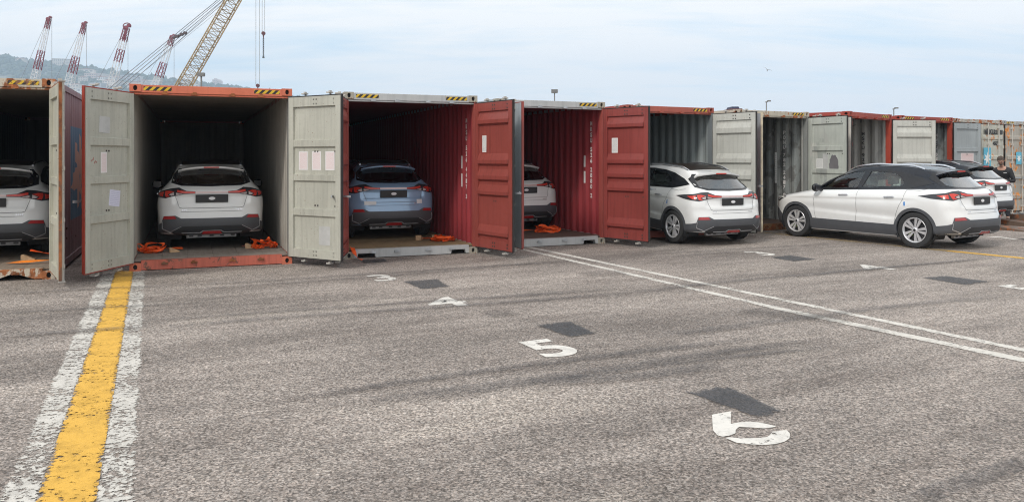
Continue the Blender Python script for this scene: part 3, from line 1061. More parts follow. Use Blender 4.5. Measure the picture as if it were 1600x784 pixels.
# ---- 4: the twin of it to the right
C4, C4d = make_container(945.5, 16.35, 25, 'oxide red container with white stencilled numbers, hazard tape only at the right of its header',
    dict(frame=f3, inside=in3, outside=out_grey, floor=fl_d, post=post3, ceiling=in3c, casting=cast3),
    [dict(side='L', free=817, wide=95, style='rib', mi=red_in, mo=out_grey, edge=red_in),
     dict(side='R', free=1015, wide=110, style='rib', mi=red_in2, mo=out_grey,
          papers=[(0.20, 0.36, 1.72, 2.02, notice_black, 0, 'notice_sheet')])],
    notch=[('sq', 1.93, 2.22)], haz='R', seedn=4, hz_wear=0.0, keeper=M['galv'])

# ---- 5: red header, grey inside
f5 = SM('frame_brick_red', (0.36, 0.085, 0.055), 0.10, 0.3, 41.0)
in5 = SM('interior_blue_grey', (0.27, 0.30, 0.30), 0.02, 0.4, 42.0, patch=((0.40, 0.43, 0.42), (0.24, 0.26, 0.26)))
C5, C5d = make_container(1115.5, 18.2, 28, 'red-framed container with a grey inside, the white car half out of it',
    dict(frame=f5, inside=in5, outside=out_red, floor=fl_a, post=SM('post_slate', (0.17, 0.19, 0.20), 0.05, 0.4, 43.0)),
    [dict(side='L', free=1008, wide=110, style='rib', mi=grey_in2, mo=out_red),
     dict(side='R', free=1182, wide=120, style='rib4', mi=grey_in2, mo=out_red)], haz='R', seedn=5, hz_wear=0.1)

# ---- 6: rusty frame, patched inside
f6 = SM('frame_cream_rust', (0.46, 0.42, 0.34), 0.5, 0.45, 51.0, rustc=(0.19, 0.06, 0.022))
in6 = SM('interior_patched_grey', (0.15, 0.15, 0.145), 0.08, 0.55, 52.0, patch=((0.34, 0.35, 0.33), (0.22, 0.25, 0.25)), rustc=(0.11, 0.06, 0.045))
C6, C6d = make_container(1264.5, 19.9, 30, 'rust-streaked cream container with repair patches all over its dark grey inner wall',
    dict(frame=f6, inside=in6, outside=out_cream, floor=fl_d, sill=SM('sill_rust', (0.30, 0.17, 0.08), 0.65, 0.5, 53.0), post=SM('post_patched', (0.26, 0.27, 0.26), 0.1, 0.4, 54.0)),
    [dict(side='L', free=1190, wide=95, style='rib', mi=edge_cream, mo=out_grey, edge=edge_cream),
     dict(side='R', free=1325, wide=120, style='flat', mi=dirt_in, mo=out_red,
          papers=[(0.22, 0.42, 1.36, 1.60, notice_black, 0, 'notice_sheet'), (0.42, 0.58, 1.26, 1.72, M['faded'], 0, 'faded_sticker')])],
    haz='R', seedn=6, hz_wear=0.6, keeper=M['rusty'])

# ---- 7: red frame, pale inside
f7 = SM('frame_red_orange', (0.33, 0.05, 0.028), 0.28, 0.4, 61.0)
in7 = SM('interior_pale_grey', (0.36, 0.36, 0.34), 0.02, 0.4, 62.0, patch=((0.17, 0.18, 0.18), (0.42, 0.42, 0.39)))
C7, C7d = make_container(1393.5, 21.05, 42, 'narrow-looking open container with a red post on each side, between two grey doors',
    dict(frame=f7, inside=in7, outside=out_red, floor=fl_a, post=SM('post_bright_red', (0.36, 0.045, 0.022), 0.05, 0.3, 63.0)),
    [dict(side='L', ang=R(-255), style='rib', mi=grey_in2, mo=out_red),
     dict(side='R', free=1461, wide=120, style='rib4', mi=grey_in2, mo=out_red)], haz='R', seedn=7, hz_wear=0.3)

# ---- 8: the one the far white car is leaving
C8, C8d = make_container(1489, 22.6, 31, 'red-framed container the black-roofed car is leaving, next to the grey star containers',
    dict(frame=f7, inside=in6, outside=out_red, floor=fl_a, post=SM('post_bright_red_b', (0.37, 0.05, 0.025), 0.1, 0.3, 64.0)),
    [dict(side='R', free=1531, wide=150, style='flat', mi=SM('door_slate_grey', (0.33, 0.36, 0.37), 0.03, 0.3, 65.0), mo=out_red,
          papers=[(0.34, 0.90, 1.35, 1.76, notice_pink, 0, 'notice_sheet')])], haz=True, seedn=8, hz_wear=0.3)

# ---- 9, 10: closed, grey with star logos
f9 = SM('frame_grey_rust', (0.40, 0.39, 0.34), 0.62, 0.5, 71.0, rustc=(0.20, 0.065, 0.022))
m9 = SM('closed_door_pale', (0.46, 0.46, 0.40), 0.42, 0.4, 72.0, rustc=(0.30, 0.12, 0.04))
m10 = SM('closed_door_grey', (0.37, 0.345, 0.30), 0.52, 0.5, 73.0, rustc=(0.36, 0.14, 0.035))
C9, C9d = make_container(1566, 24.1, 30, 'closed grey container with a blue star panel, behind the man in the dark jacket',
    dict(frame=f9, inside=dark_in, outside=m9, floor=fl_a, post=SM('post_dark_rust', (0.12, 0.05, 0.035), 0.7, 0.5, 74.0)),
    [dict(side='L', ang=0.0, style='rib', mi=grey_in2, mo=m9), dict(side='R', ang=0.0, style='rib', mi=grey_in2, mo=m9)],
    haz=False, seedn=9, keeper=M['rusty'])
C10, C10d = make_container(1634, 25.5, 30, 'closed rust-stained grey container at the right edge with a small blue star sign',
    dict(frame=SM('frame_grey_rust_b', (0.40, 0.41, 0.40), 0.5, 0.5, 75.0, rustc=(0.22, 0.08, 0.025)), inside=dark_in, outside=m10, floor=fl_a,
         post=SM('post_orange_rust', (0.36, 0.15, 0.06), 0.5, 0.5, 76.0)),
    [dict(side='L', ang=0.0, style='rib', mi=grey_in2, mo=m10), dict(side='R', ang=0.0, style='rib', mi=grey_in2, mo=m10)],
    seedn=10, hz_wear=0.2, keeper=M['rusty'])
C11, C11d = make_container(1702, 26.9, 30, 'closed container beyond the small star sign, just past the right edge',
    dict(frame=f6, inside=dark_in, outside=out_cream, floor=fl_a),
    [dict(side='L', ang=0.0, style='rib', mi=grey_in2, mo=out_cream), dict(side='R', ang=0.0, style='rib', mi=grey_in2, mo=out_cream)],
    seedn=11, hz_wear=0.2)


def star_panel(parent, x0, x1, z0, z1, y, r_out, r_in, cx=None, cz=None):
    """light blue panel with a white seven-pointed star, standing on the outer face (looks to -y)"""
    o = plate('logo_panel', x0, x1, z0, z1, y, M['logo_blue'], parent, 0.003, -1)
    cx = (x0 + x1) / 2 if cx is None else cx; cz = (z0 + z1) / 2 if cz is None else cz
    b = MB(); vs = []
    for i in range(14):
        r = r_out if i % 2 == 0 else r_in
        a = math.pi / 2 + i * math.pi / 7
        vs.append((cx + r * math.cos(a), 0, cz + r * math.sin(a)))
    for yy in (y - 0.0075, y - 0.0035):
        b.add([(v[0], yy, v[2]) for v in vs] + [(cx, yy, cz)], [(i, (i + 1) % 14, 14) for i in range(14)])
    b.build('star', M['logo_white'], o)


def rib_face(d, side, mat, heights):
    """horizontal press ribs on the outer face of a closed door"""
    s = 1 if side == 'L' else -1
    b = MB()
    for (z0, z1) in heights:
        vs = []
        for (z, y) in ((z0, -0.0222), (z0 + 0.03, -0.05), (z1 - 0.03, -0.05), (z1, -0.0222)):
            vs += [(s * 0.06, y, z), (s * (DOOR_W - 0.06), y, z)]
        b.add(vs, [(2 * i, 2 * i + 1, 2 * i + 3, 2 * i + 2) for i in range(3)])
        for x in (0.06, DOOR_W - 0.06):
            b.add([(s * x, -0.0222, z0), (s * x, -0.05, z0 + 0.03), (s * x, -0.05, z1 - 0.03), (s * x, -0.0222, z1)], [(0, 1, 2, 3)])
    o = b.build('outer_rib', mat, d)
    o['kind'] = 'stuff'


RH = [(0.35, 0.5), (0.95, 1.1), (1.55, 1.7), (2.15, 2.3)]
for dd, mm in ((C9d, m9), (C10d, m10), (C11d, out_cream)):
    rib_face(dd[0], 'L', mm, RH); rib_face(dd[1], 'R', mm, RH)


def lettering(parent, txt, size, x, y, z, mat, face=-1, rotz=0.0, name='lettering', bold=0.01):
    vs, fs = text_mesh(txt, size, bold)
    me = bpy.data.meshes.new(name)
    me.from_pydata([(v[0], 0, v[1]) for v in vs], [], fs)
    me.materials.append(mat)
    o = link(name, me, parent, (x, y, z))
    o.rotation_euler = (0, 0, rotz)
    return o


star_panel(C9d[1], -1.10, -0.72, 1.22, 1.92, -0.052, 0.20, 0.085, cz=1.60)
lettering(C9d[1], 'MRKU', 0.19, -0.80, -0.054, 2.33, M['letter_black'], name='container_code')
lettering(C9d[1], '221 08', 0.17, -0.33, -0.054, 2.33, M['letter_black'], name='container_code')
lettering(C9d[1], '45G1', 0.15, -0.40, -0.028, 2.00, M['letter_black'], name='size_code')
star_panel(C10d[0], 0.52, 0.82, 1.42, 1.80, -0.052, 0.13, 0.055)

# stencilled code down the inner wall of container 4 and white decals on the walls of 3 and 4
def wall_text(root, txt, depth, z_top, step, h, mat, skip=0.5):
    """letters one above the other on the inner face of the right wall (looks to -x)"""
    z = z_top
    for ch in txt:
        if ch == ' ':
            z -= step * skip; continue
        vs, fs = text_mesh(ch, 1.0, 0.03)
        hh = max(v[1] for v in vs); w0 = min(v[0] for v in vs); w1 = max(v[0] for v in vs)
        k = h / hh
        kw = 0.078 / (w1 - w0)
        me = bpy.data.meshes.new('stencil_letter')
        me.from_pydata([(0, -(v[0] - (w0 + w1) / 2) * kw, v[1] * k) for v in vs], [], fs)
        me.materials.append(mat)
        link('stencil_letter', me, root, (CW - 0.0605, depth, z - h))
        z -= step
    return z


rib_y = lambda k: 0.141 + 0.278 * k + 0.278 + 0.036        # centre of an inner flat
wall_text(C4, 'MRSU 526 2880 2', rib_y(0), 2.52, 0.118, 0.088, M['letter_white'], 0.6)
wall_text(C3, 'MRSU 526 4417 3', rib_y(0), 2.50, 0.112, 0.080, M['letter_white'], 0.6)
wall_text(C6, 'PONU 782 2417 9', rib_y(1), 2.45, 0.125, 0.088, M['letter_white'], 0.6)
wall_text(C7, 'MSKU 923 3156', rib_y(1), 2.45, 0.125, 0.088, M['letter_black'], 0.6)
wall_text(C8, 'MSKU 087 5541', rib_y(0), 2.45, 0.12, 0.088, M['letter_white'], 0.6)


def wall_decal(root, depth, z0, z1, mat, w=0.066, name='wall_decal'):
    me = bpy.data.meshes.new(name)
    x = CW - 0.0600
    me.from_pydata([(x, depth + w / 2, z0), (x, depth - w / 2, z0), (x, depth - w / 2, z1), (x, depth + w / 2, z1),
                    (x + 0.003, depth + w / 2, z0), (x + 0.003, depth - w / 2, z0), (x + 0.003, depth - w / 2, z1), (x + 0.003, depth + w / 2, z1)], [],
                   [(0, 1, 2, 3), (0, 4, 5, 1), (1, 5, 6, 2), (2, 6, 7, 3), (3, 7, 4, 0)])
    ul = me.uv_layers.new(name='UVMap')
    for l in me.loops: ul.data[l.index].uv = ((0, 0), (1, 0), (1, 1), (0, 1))[l.vertex_index % 4]
    me.materials.append(mat)
    link(name, me, root)


for rt, k, zz in ((C4, 1, ((1.56, 1.80), (1.22, 1.47))), (C3, 1, ((1.55, 1.79), (1.20, 1.45))), (C6, 2, ((1.1, 1.9),))):
    for z0, z1 in zz:
        wall_decal(rt, rib_y(k), z0, z1, M['white_plate'])
# hand marks on the orange container's left door
def marks_on_door(d, side):
    s = 1 if side == 'L' else -1
    b = MB()
    r_ = random.Random(4)
    for i in range(9):
        x = s * (0.86 + 0.024 * i); z = 1.56 + r_.uniform(-0.03, 0.03)
        b.box(x - 0.004, x + 0.004, -0.0078, -0.0045, z, z + r_.uniform(0.02, 0.05))
        b.box(x - 0.010, x + 0.008, -0.0078, -0.0042, z + 0.01, z + 0.016)
    b.build('red_scribble', M['scribble'], d)
marks_on_door(C2d[0], 'L')
# bare-metal patches on the patched grey door of container 6
pb_ = MB()
for (x0, x1, z0, z1) in ((0.62, 0.90, 1.22, 1.70),):
    pts = []
    r_ = random.Random(3)
    for i in range(26):
        a = 2 * math.pi * i / 26
        pts.append(((x0 + x1) / 2 + (x1 - x0) / 2 * math.cos(a) * r_.uniform(0.85, 1.12), (z0 + z1) / 2 + (z1 - z0) / 2 * math.sin(a) * r_.uniform(0.85, 1.1)))
    pb_.prism([(-p, q) for p, q in pts], 'y', -0.0078, -0.004)
pb_.build('bare_patch', plain('bare_primer', (0.15, 0.14, 0.15), 0.7), C6d[1])

# ================================================================== cars
class Ring:
    """one level contour of the body, wrapping from the rear centre round the side to the front centre"""
    def __init__(s, xr, xf, W, z, Lr=0.45, Lf=0.75, pr=3.0, pf=2.5, taper=((0, .965), (1.0, 1.0), (3.3, 1.0), (4.43, .95))):
        s.__dict__.update(locals())

    def pt(s, t):
        """t in 0..1"""
        a, b = 0.26, 0.72
        if t < a:
            ph = math.pi / 2 * t / a
            x = s.xr + s.Lr * (1 - abs(math.cos(ph)) ** (2 / s.pr)); y = math.sin(ph) ** (2 / s.pr)
        elif t < b:
            x = s.xr + s.Lr + (s.xf - s.Lf - s.xr - s.Lr) * (t - a) / (b - a); y = 1.0
        else:
            ph = math.pi / 2 * (1 - t) / (1 - b)
            x = s.xf - s.Lf * (1 - abs(math.cos(ph)) ** (2 / s.pf)); y = abs(math.sin(ph)) ** (2 / s.pf)
        y *= s.W * np.interp(x, [q[0] for q in s.taper], [q[1] for q in s.taper])
        if isinstance(s.z, (int, float)): z = s.z
        else: z = float(np.interp(x, [q[0] for q in s.z], [q[1] for q in s.z]))
        return (x, y, z)


TP = ((0, 1), (4.5, 1))
RINGS = [
    Ring(.55, 4.10, .02, ((0, .285), (.9, .20))),
    Ring(.30, 4.20, .76, ((0, .285), (.5, .275), (.9, .19))),
    Ring(.10, 4.33, .855, ((0, .30), (.5, .29), (.9, .235))),
    Ring(.035, 4.40, .885, .33),
    Ring(.0, 4.425, .893, .45),
    Ring(.0, 4.43, .898, .57),
    Ring(.045, 4.415, .912, .72),
    Ring(.055, 4.385, .914, .83),
    Ring(.075, 4.31, .900, ((0, .94), (3.2, .915), (4.1, .86), (4.4, .84))),
    Ring(.10, 4.16, .872, ((0, 1.03), (2.2, .985), (3.2, .955), (3.9, .91), (4.3, .88))),
    Ring(.165, 3.86, .825, ((0, 1.10), (1.0, 1.075), (2.2, 1.04), (3.0, 1.01), (3.5, .985), (4.0, .935)), pf=2.4),
    Ring(.245, 3.46, .775, ((0, 1.15), (1.0, 1.125), (2.2, 1.085), (3.0, 1.055), (3.5, 1.05)), Lr=.42, Lf=.55, taper=((0, .96), (1.0, 1.0), (3.0, .98), (3.6, .93))),
    Ring(.40, 3.10, .700, ((0, 1.265), (1.0, 1.265), (2.2, 1.26), (3.2, 1.235)), Lr=.40, Lf=.55, taper=((0, .90), (.9, .95), (1.6, 1), (2.6, 1.0), (3.2, .92))),
    Ring(.52, 2.86, .640, ((0, 1.36), (1.0, 1.385), (2.0, 1.385), (2.9, 1.335)), Lr=.38, Lf=.55, taper=((0, .90), (.9, .95), (1.6, 1), (2.6, 1.0), (3.0, .92))),
    Ring(.62, 2.66, .585, ((.5, 1.425), (1.0, 1.465), (1.8, 1.49), (2.2, 1.475), (2.7, 1.415)), Lr=.40, Lf=.6, taper=((0, .90), (1.2, .96), (1.8, 1), (3.0, .95))),
    Ring(.80, 2.45, .50, ((.7, 1.455), (1.2, 1.51), (1.8, 1.53), (2.5, 1.475)), Lr=.4, Lf=.6),
    Ring(1.0, 2.2, .30, ((.9, 1.50), (1.5, 1.545), (2.3, 1.525)), Lr=.3, Lf=.4),
    Ring(1.2, 2.0, .02, ((1.1, 1.535), (1.7, 1.555), (2.2, 1.54)), Lr=.1, Lf=.1),
]
NT_ = 190
SUBR = 5


def body_grid():
    ts = [i / NT_ for i in range(NT_ + 1)]
    K = np.array([[r.pt(t) for t in ts] for r in RINGS])         # K x T x 3
    rows = []
    n = len(RINGS)
    for k in range(n - 1):
        p0, p1, p2, p3 = K[max(k - 1, 0)], K[k], K[k + 1], K[min(k + 2, n - 1)]
        for j in range(SUBR):
            t = j / SUBR
            rows.append(0.5 * ((2 * p1) + (p2 - p0) * t + (2 * p0 - 5 * p1 + 4 * p2 - p3) * t * t + (3 * p1 - p0 - 3 * p2 + p3) * t ** 3))
    rows.append(K[-1])
    G = np.array(rows)
    G[..., 1] = np.maximum(G[..., 1], 0)
    G[:, 0, 1] = 0; G[:, -1, 1] = 0
    # press a shallow crease along the lower doors and a shoulder line
    x, y, z = G[..., 0], G[..., 1], G[..., 2]
    side = np.clip((y - 0.6) / 0.2, 0, 1) * np.clip((x - 0.9) / 0.5, 0, 1) * np.clip((3.55 - x) / 0.5, 0, 1)
    zl = 0.50 + 0.045 * (x - 0.9)
    y -= side * 0.024 * np.where(z > zl + .05, np.exp(-((z - zl - 0.05) / 0.11) ** 2), np.exp(-((z - zl - 0.05) / 0.030) ** 2))
    zs = 0.885 + 0.022 * (2.2 - x)
    side2 = np.clip((y - 0.6) / 0.2, 0, 1) * np.clip((x - 0.75) / 0.4, 0, 1) * np.clip((4.0 - x) / 0.5, 0, 1)
    y -= side2 * 0.014 * np.where(z < zs, np.exp(-((z - zs) / 0.06) ** 2), np.exp(-((z - zs) / 0.018) ** 2))
    # tailgate: recess for the plate below the lamps, ledge under it
    rear = np.clip((0.30 - x) / 0.12, 0, 1) * np.clip((0.66 - y) / 0.08, 0, 1)
    x += rear * 0.030 * np.exp(-((z - 0.90) / 0.085) ** 4)
    x -= rear * 0.012 * np.exp(-((z - 1.055) / 0.03) ** 2)
    return G


G = body_grid()
nr, ncol = G.shape[:2]
bv, bf = [], []
full = ncol * 2 - 2
for r_ in range(nr):
    for c_ in range(ncol): bv.append(tuple(G[r_, c_]))
    for c_ in range(ncol - 2, 0, -1): bv.append((G[r_, c_, 0], -G[r_, c_, 1], G[r_, c_, 2]))
for r_ in range(nr - 1):
    for c_ in range(full):
        d_ = (c_ + 1) % full
        bf.append((r_ * full + c_, r_ * full + d_, (r_ + 1) * full + d_, (r_ + 1) * full + c_))
BVH = BVHTree.FromPolygons([Vector(v) for v in bv], bf)

# reference contour for wrap-around patches
REF = Ring(0.0, 4.43, .92, .75, taper=TP)
_rp = [REF.pt(i / 600)[:2] for i in range(601)]
_rs = [0.0]
for i in range(600): _rs.append(_rs[-1] + math.dist(_rp[i], _rp[i + 1]))


def s_of_x(x):
    """arc position of a point on the side"""
    xs = [p[0] for p in _rp]
    return float(np.interp(x, xs, _rs))


def s_of_y(y, front=False):
    if not front:
        return float(np.interp(y, [p[1] for p in _rp[:156]], _rs[:156]))
    tail = _rp[440:][::-1]; ss = _rs[440:][::-1]
    return float(np.interp(y, [p[1] for p in tail], ss))


def hit(mode, a, z):
    if mode == 'perim':
        sg = 1 if a >= 0 else -1
        aa = abs(a)
        x = float(np.interp(aa, _rs, [p[0] for p in _rp])); y = float(np.interp(aa, _rs, [p[1] for p in _rp]))
        e = 0.04
        x1 = float(np.interp(aa + e, _rs, [p[0] for p in _rp])); y1 = float(np.interp(aa + e, _rs, [p[1] for p in _rp]))
        x0 = float(np.interp(max(aa - e, 0), _rs, [p[0] for p in _rp])); y0 = float(np.interp(max(aa - e, 0), _rs, [p[1] for p in _rp]))
        t = Vector((x1 - x0, y1 - y0, 0)).normalized()
        n = Vector((-t.y, t.x, 0))
        if n.x * (x - 2.2) + n.y * y < 0: n = -n
        if aa < 0.02: n = Vector((-1, 0, 0))
        o = Vector((x, y * sg, z)) + Vector((n.x, n.y * sg, 0)) * 0.5
        d = Vector((-n.x, -n.y * sg, 0))
    elif mode == 'sideL': o, d = Vector((a, 2, z)), Vector((0, -1, 0))
    elif mode == 'sideR': o, d = Vector((a, -2, z)), Vector((0, 1, 0))
    elif mode == 'rear': o, d = Vector((-1, a, z)), Vector((1, 0, 0))
    elif mode == 'front': o, d = Vector((6, a, z)), Vector((-1, 0, 0))
    elif mode == 'top': o, d = Vector((z, a, 3)), Vector((0, 0, -1))      # a = y, z = x
    loc, n, i, dist = BVH.ray_cast(o, d, 3.4)
    if loc is None:
        loc, n, i, dist = BVH.find_nearest(o + d * ((2.9 if z > 1.0 else 1.6) if mode == 'front' else 1.2 if z < 1.1 else 1.5))
    if n.dot(d) > 0: n = -n
    return loc, n


def pip(p, poly):
    x, y = p; c = False
    for i in range(len(poly)):
        x0, y0 = poly[i]; x1, y1 = poly[i - 1]
        if (y0 > y) != (y1 > y) and x < (x1 - x0) * (y - y0) / (y1 - y0) + x0: c = not c
    return c


def rounded(poly, r=0.02, n=3):
    out = []
    m = len(poly)
    for i in range(m):
        p, a, b = Vector(poly[i]), Vector(poly[i - 1]), Vector(poly[(i + 1) % m])
        da, db = (a - p), (b - p)
        ra = min(r, da.length * 0.45); rb = min(r, db.length * 0.45)
        q0 = p + da.normalized() * ra; q1 = p + db.normalized() * rb
        for k in range(n + 1):
            t = k / n
            out.append(tuple((1 - t) ** 2 * q0 + 2 * t * (1 - t) * p + t * t * q1))
    return out


def patch(b, poly, mode, off=0.004, skirt=0.012, res=0.045, holes=(), mi=0):
    """panel that follows the body: polygon in the mode's plane, laid on the surface"""
    def dens(pl):
        out = []
        for i in range(len(pl)):
            p, q = Vector(pl[i]), Vector(pl[(i + 1) % len(pl)])
            k = max(1, int((q - p).length / res))
            out += [tuple(p.lerp(q, j / k)) for j in range(k)]
        return out
    loops = [dens(poly)] + [dens(h) for h in holes]
    pts, edges = [], []
    for lp in loops:
        o = len(pts); pts += lp
        edges += [(o + i, o + (i + 1) % len(lp)) for i in range(len(lp))]
    xs = [p[0] for p in poly]; ys = [p[1] for p in poly]
    x = min(xs) + res / 2
    while x < max(xs):
        y = min(ys) + res / 2
        while y < max(ys):
            if pip((x, y), loops[0]) and not any(pip((x, y), h) for h in loops[1:]):
                pts.append((x, y))
            y += res
        x += res
    V, E, Fc, *_r = delaunay_2d_cdt([Vector(p) for p in pts], edges, [], 0, 1e-5)
    hits = [hit(mode, v.x, v.y) for v in V]
    top = [h[0] + h[1] * off for h in hits]
    low = [h[0] + h[1] * (off - skirt) for h in hits]
    fs = []
    for f in Fc:
        c = sum((V[i] for i in f), Vector((0, 0))) / len(f)
        if pip((c.x, c.y), loops[0]) and not any(pip((c.x, c.y), h) for h in loops[1:]):
            fs.append(tuple(f))
    cnt = {}
    for f in fs:
        for i in range(len(f)):
            e = (f[i], f[(i + 1) % len(f)])
            cnt[tuple(sorted(e))] = cnt.get(tuple(sorted(e)), []) + [e]
    n = len(top)
    sk = [(e[0][1], e[0][0], n + e[0][0], n + e[0][1]) for e in cnt.values() if len(e) == 1]
    b.add(top + low, fs + sk, mi)


def seam(b, pts, mode, w=0.006, off=0.004, mi=0):
    """thin dark shut line along points"""
    for i in range(len(pts) - 1):
        p, q = Vector(pts[i]), Vector(pts[i + 1])
        k = max(1, int((q - p).length / 0.05))
        d = (q - p).normalized(); s_ = Vector((-d.y, d.x)) * w / 2
        L = []
        for j in range(k + 1):
            c = p.lerp(q, j / k)
            for sg in (-1, 1):
                v = c + s_ * sg
                h = hit(mode, v.x, v.y)
                L.append(h[0] + h[1] * off)
        b.add(L, [(2 * j, 2 * j + 1, 2 * j + 3, 2 * j + 2) for j in range(k)], mi)


# ---- outlines (x forward from the rear bumper, z up; y across)
WR = 0.345
AX_R, AX_F = 0.86, 3.56
WIN_FRONT = [(2.16, 1.115), (2.10, 1.30), (2.06, 1.415), (2.30, 1.400), (2.60, 1.325), (2.90, 1.205), (3.12, 1.09), (3.10, 1.075)]
WIN_REAR = [(1.22, 1.155), (1.17, 1.20), (1.27, 1.32), (1.45, 1.395), (1.72, 1.415), (1.93, 1.412), (1.98, 1.28), (2.06, 1.12)]
DLO = [(0.60, 1.215), (0.86, 1.155), (1.05, 1.120), (2.1, 1.080), (3.22, 1.040), (3.28, 1.055), (2.95, 1.225), (2.64, 1.355), (2.32, 1.435),
       (1.95, 1.452), (1.55, 1.445), (1.20, 1.402), (0.85, 1.315)]
WIN_BACK = [(-.60, 1.185), (-.46, 1.160), (0, 1.150), (.46, 1.160), (.60, 1.185), (.575, 1.29), (.50, 1.375), (.40, 1.392), (0, 1.40), (-.40, 1.392), (-.50, 1.375), (-.575, 1.29)]
SURR_BACK = [(-.67, 1.175), (-.50, 1.130), (0, 1.118), (.50, 1.130), (.67, 1.175), (.63, 1.31), (.55, 1.405), (0, 1.425), (-.55, 1.405), (-.63, 1.31)]
WIN_SCR = [(-.66, 1.11), (0, 1.10), (.66, 1.11), (.60, 1.28), (.50, 1.42), (0, 1.44), (-.50, 1.42), (-.60, 1.28)]


def fit(poly):
    return rounded(poly, 0.03, 3)


def grow(poly, d=0.014):
    cx = sum(p[0] for p in poly) / len(poly); cy = sum(p[1] for p in poly) / len(poly)
    out = []
    for p in poly:
        v = Vector((p[0] - cx, p[1] - cy)); v += v.normalized() * d
        out.append((cx + v.x, cy + v.y))
    return out


def make_body_mesh():
    keep = []; up = []
    win_l = [grow(fit(WIN_FRONT)), grow(fit(WIN_REAR))]; wb = grow(WIN_BACK); ws = grow(WIN_SCR)
    for f in bf:
        c = [sum(bv[i][k] for i in f) / 4 for k in range(3)]
        drop = False
        if abs(c[1]) > 0.4 and c[2] > 1.0 and any(pip((c[0], c[2]), w) for w in win_l): drop = True
        if c[0] < 0.9 and pip((c[1], c[2]), wb): drop = True
        if c[0] > 2.2 and c[2] > 1.0 and pip((c[1], c[2]), ws): drop = True
        if abs(c[1]) > 0.5 and c[2] < 1.0:
            for ax in (AX_R, AX_F):
                if math.hypot(c[0] - ax, c[2] - WR) < 0.385 or (abs(c[0] - ax) < 0.36 and c[2] < WR): drop = True
        if not drop:
            keep.append(f)
            up.append(1 if f[0] // full >= 11 * SUBR - 1 else 0)
    me = bpy.data.meshes.new('body')
    me.from_pydata(bv, [], keep)
    me.materials.append(PAINT_WHITE); me.materials.append(PAINT_WHITE)
    me.polygons.foreach_set('material_index', up)
    bm = bmesh.new(); bm.from_mesh(me)
    bmesh.ops.remove_doubles(bm, verts=bm.verts, dist=0.0005)
    bmesh.ops.delete(bm, geom=[v for v in bm.verts if not v.link_faces], context='VERTS')
    bmesh.ops.recalc_face_normals(bm, faces=bm.faces)
    bm.to_mesh(me); bm.free()
    me.polygons.foreach_set('use_smooth', [True] * len(me.polygons))
    return me


CARM = {}
def cm(name, *a, **k):
    CARM[name] = plain(name, *a, **k); return CARM[name]
cm('cladding', (0.072, 0.075, 0.083), 0.5, noise=0.06)
cm('cladding_dark', (0.022, 0.023, 0.026), 0.5, noise=0.05)
cm('gloss_black', (0.010, 0.011, 0.014), 0.1, coat=0.1, noise=0.02)
cm('lamp_housing', (0.03, 0.03, 0.035), 0.2, coat=0.3, noise=0.05)
cm('lamp_red', (0.56, 0.035, 0.02), 0.35, coat=0.4, noise=0.15, nscale=40)
cm('lamp_clear', (0.46, 0.38, 0.38), 0.4, coat=0.3, noise=0.2, nscale=60)
cm('light_bar', (0.62, 0.46, 0.45), 0.15, coat=1.0, noise=0.05)
cm('reflector', (0.34, 0.018, 0.02), 0.2, coat=0.8, noise=0.1, nscale=60)
cm('tyre', (0.026, 0.026, 0.027), 0.85, noise=0.15)
cm('rim_silver', (0.62, 0.62, 0.64), 0.3, 0.45, noise=0.04)
cm('rim_dark', (0.03, 0.03, 0.033), 0.35, 0.3, noise=0.04)
cm('chrome', (0.62, 0.63, 0.66), 0.18, 0.9, noise=0.02)
cm('plate_black', (0.022, 0.022, 0.024), 0.55, noise=0.05)
cm('emblem', (0.72, 0.72, 0.74), 0.4, noise=0.03)
cm('seat', (0.34, 0.38, 0.37), 0.8, noise=0.1)
cm('seat_wrap', (0.42, 0.46, 0.45), 0.25, noise=0.2)
cm('caliper', (0.45, 0.62, 0.02), 0.5)
cm('blue_tape', (0.02, 0.20, 0.55), 0.5)
cm('shut_line', (0.11, 0.11, 0.115), 0.7, noise=0.0)
cm('under', (0.018, 0.018, 0.019), 0.8)
cm('beam', (0.36, 0.36, 0.37), 0.5, 0.4, noise=0.3)
cm('head_lamp', (0.55, 0.58, 0.60), 0.1, 0.3, coat=1.0, noise=0.1)
cm('lens_glow', (0.9, 0.9, 0.85), 0.1, coat=1.0)
cm('mark_white', (0.6, 0.6, 0.62), 0.5)
cm('film', (0.68, 0.69, 0.70), 0.25, coat=0.5, noise=0.1)
ROOF_MAT = plain('panoramic_roof', (0.022, 0.017, 0.014), 0.35, noise=0.05, spec=0.12)
GL_SIDE = glass_mat('side_glass', (0.80, 0.90, 0.87), 1.2)
GL_REAR = glass_mat('rear_glass', (0.12, 0.16, 0.18), 2.2)


def car_paint(name, col, rough=0.28, metal=0.0):
    m, nt, b = new_mat(name)
    co = nt.n('ShaderNodeTexCoord').outputs['Object']
    x, y, z = nt.sep(co)
    v = nt.remap(nt.noise(co, 2.2, 4), 0.3, 0.7, 0.97, 1.03)
    c = nt.mix(1.0, (*col, 1), v, 'MULTIPLY')
    dust = nt.math('MULTIPLY', nt.remap(z, 0.75, 0.35), nt.remap(nt.noise(co, 9, 5, 0.7), 0.35, 0.8))
    c = nt.mix(nt.math('MULTIPLY', dust, 0.28), c, (0.30, 0.27, 0.24))
    nt.put(b.inputs['Base Color'], c)
    b.inputs['Roughness'].default_value = rough
    b.inputs['Metallic'].default_value = metal
    b.inputs['Coat Weight'].default_value = 0.8
    b.inputs['Coat Roughness'].default_value = 0.04
    return m


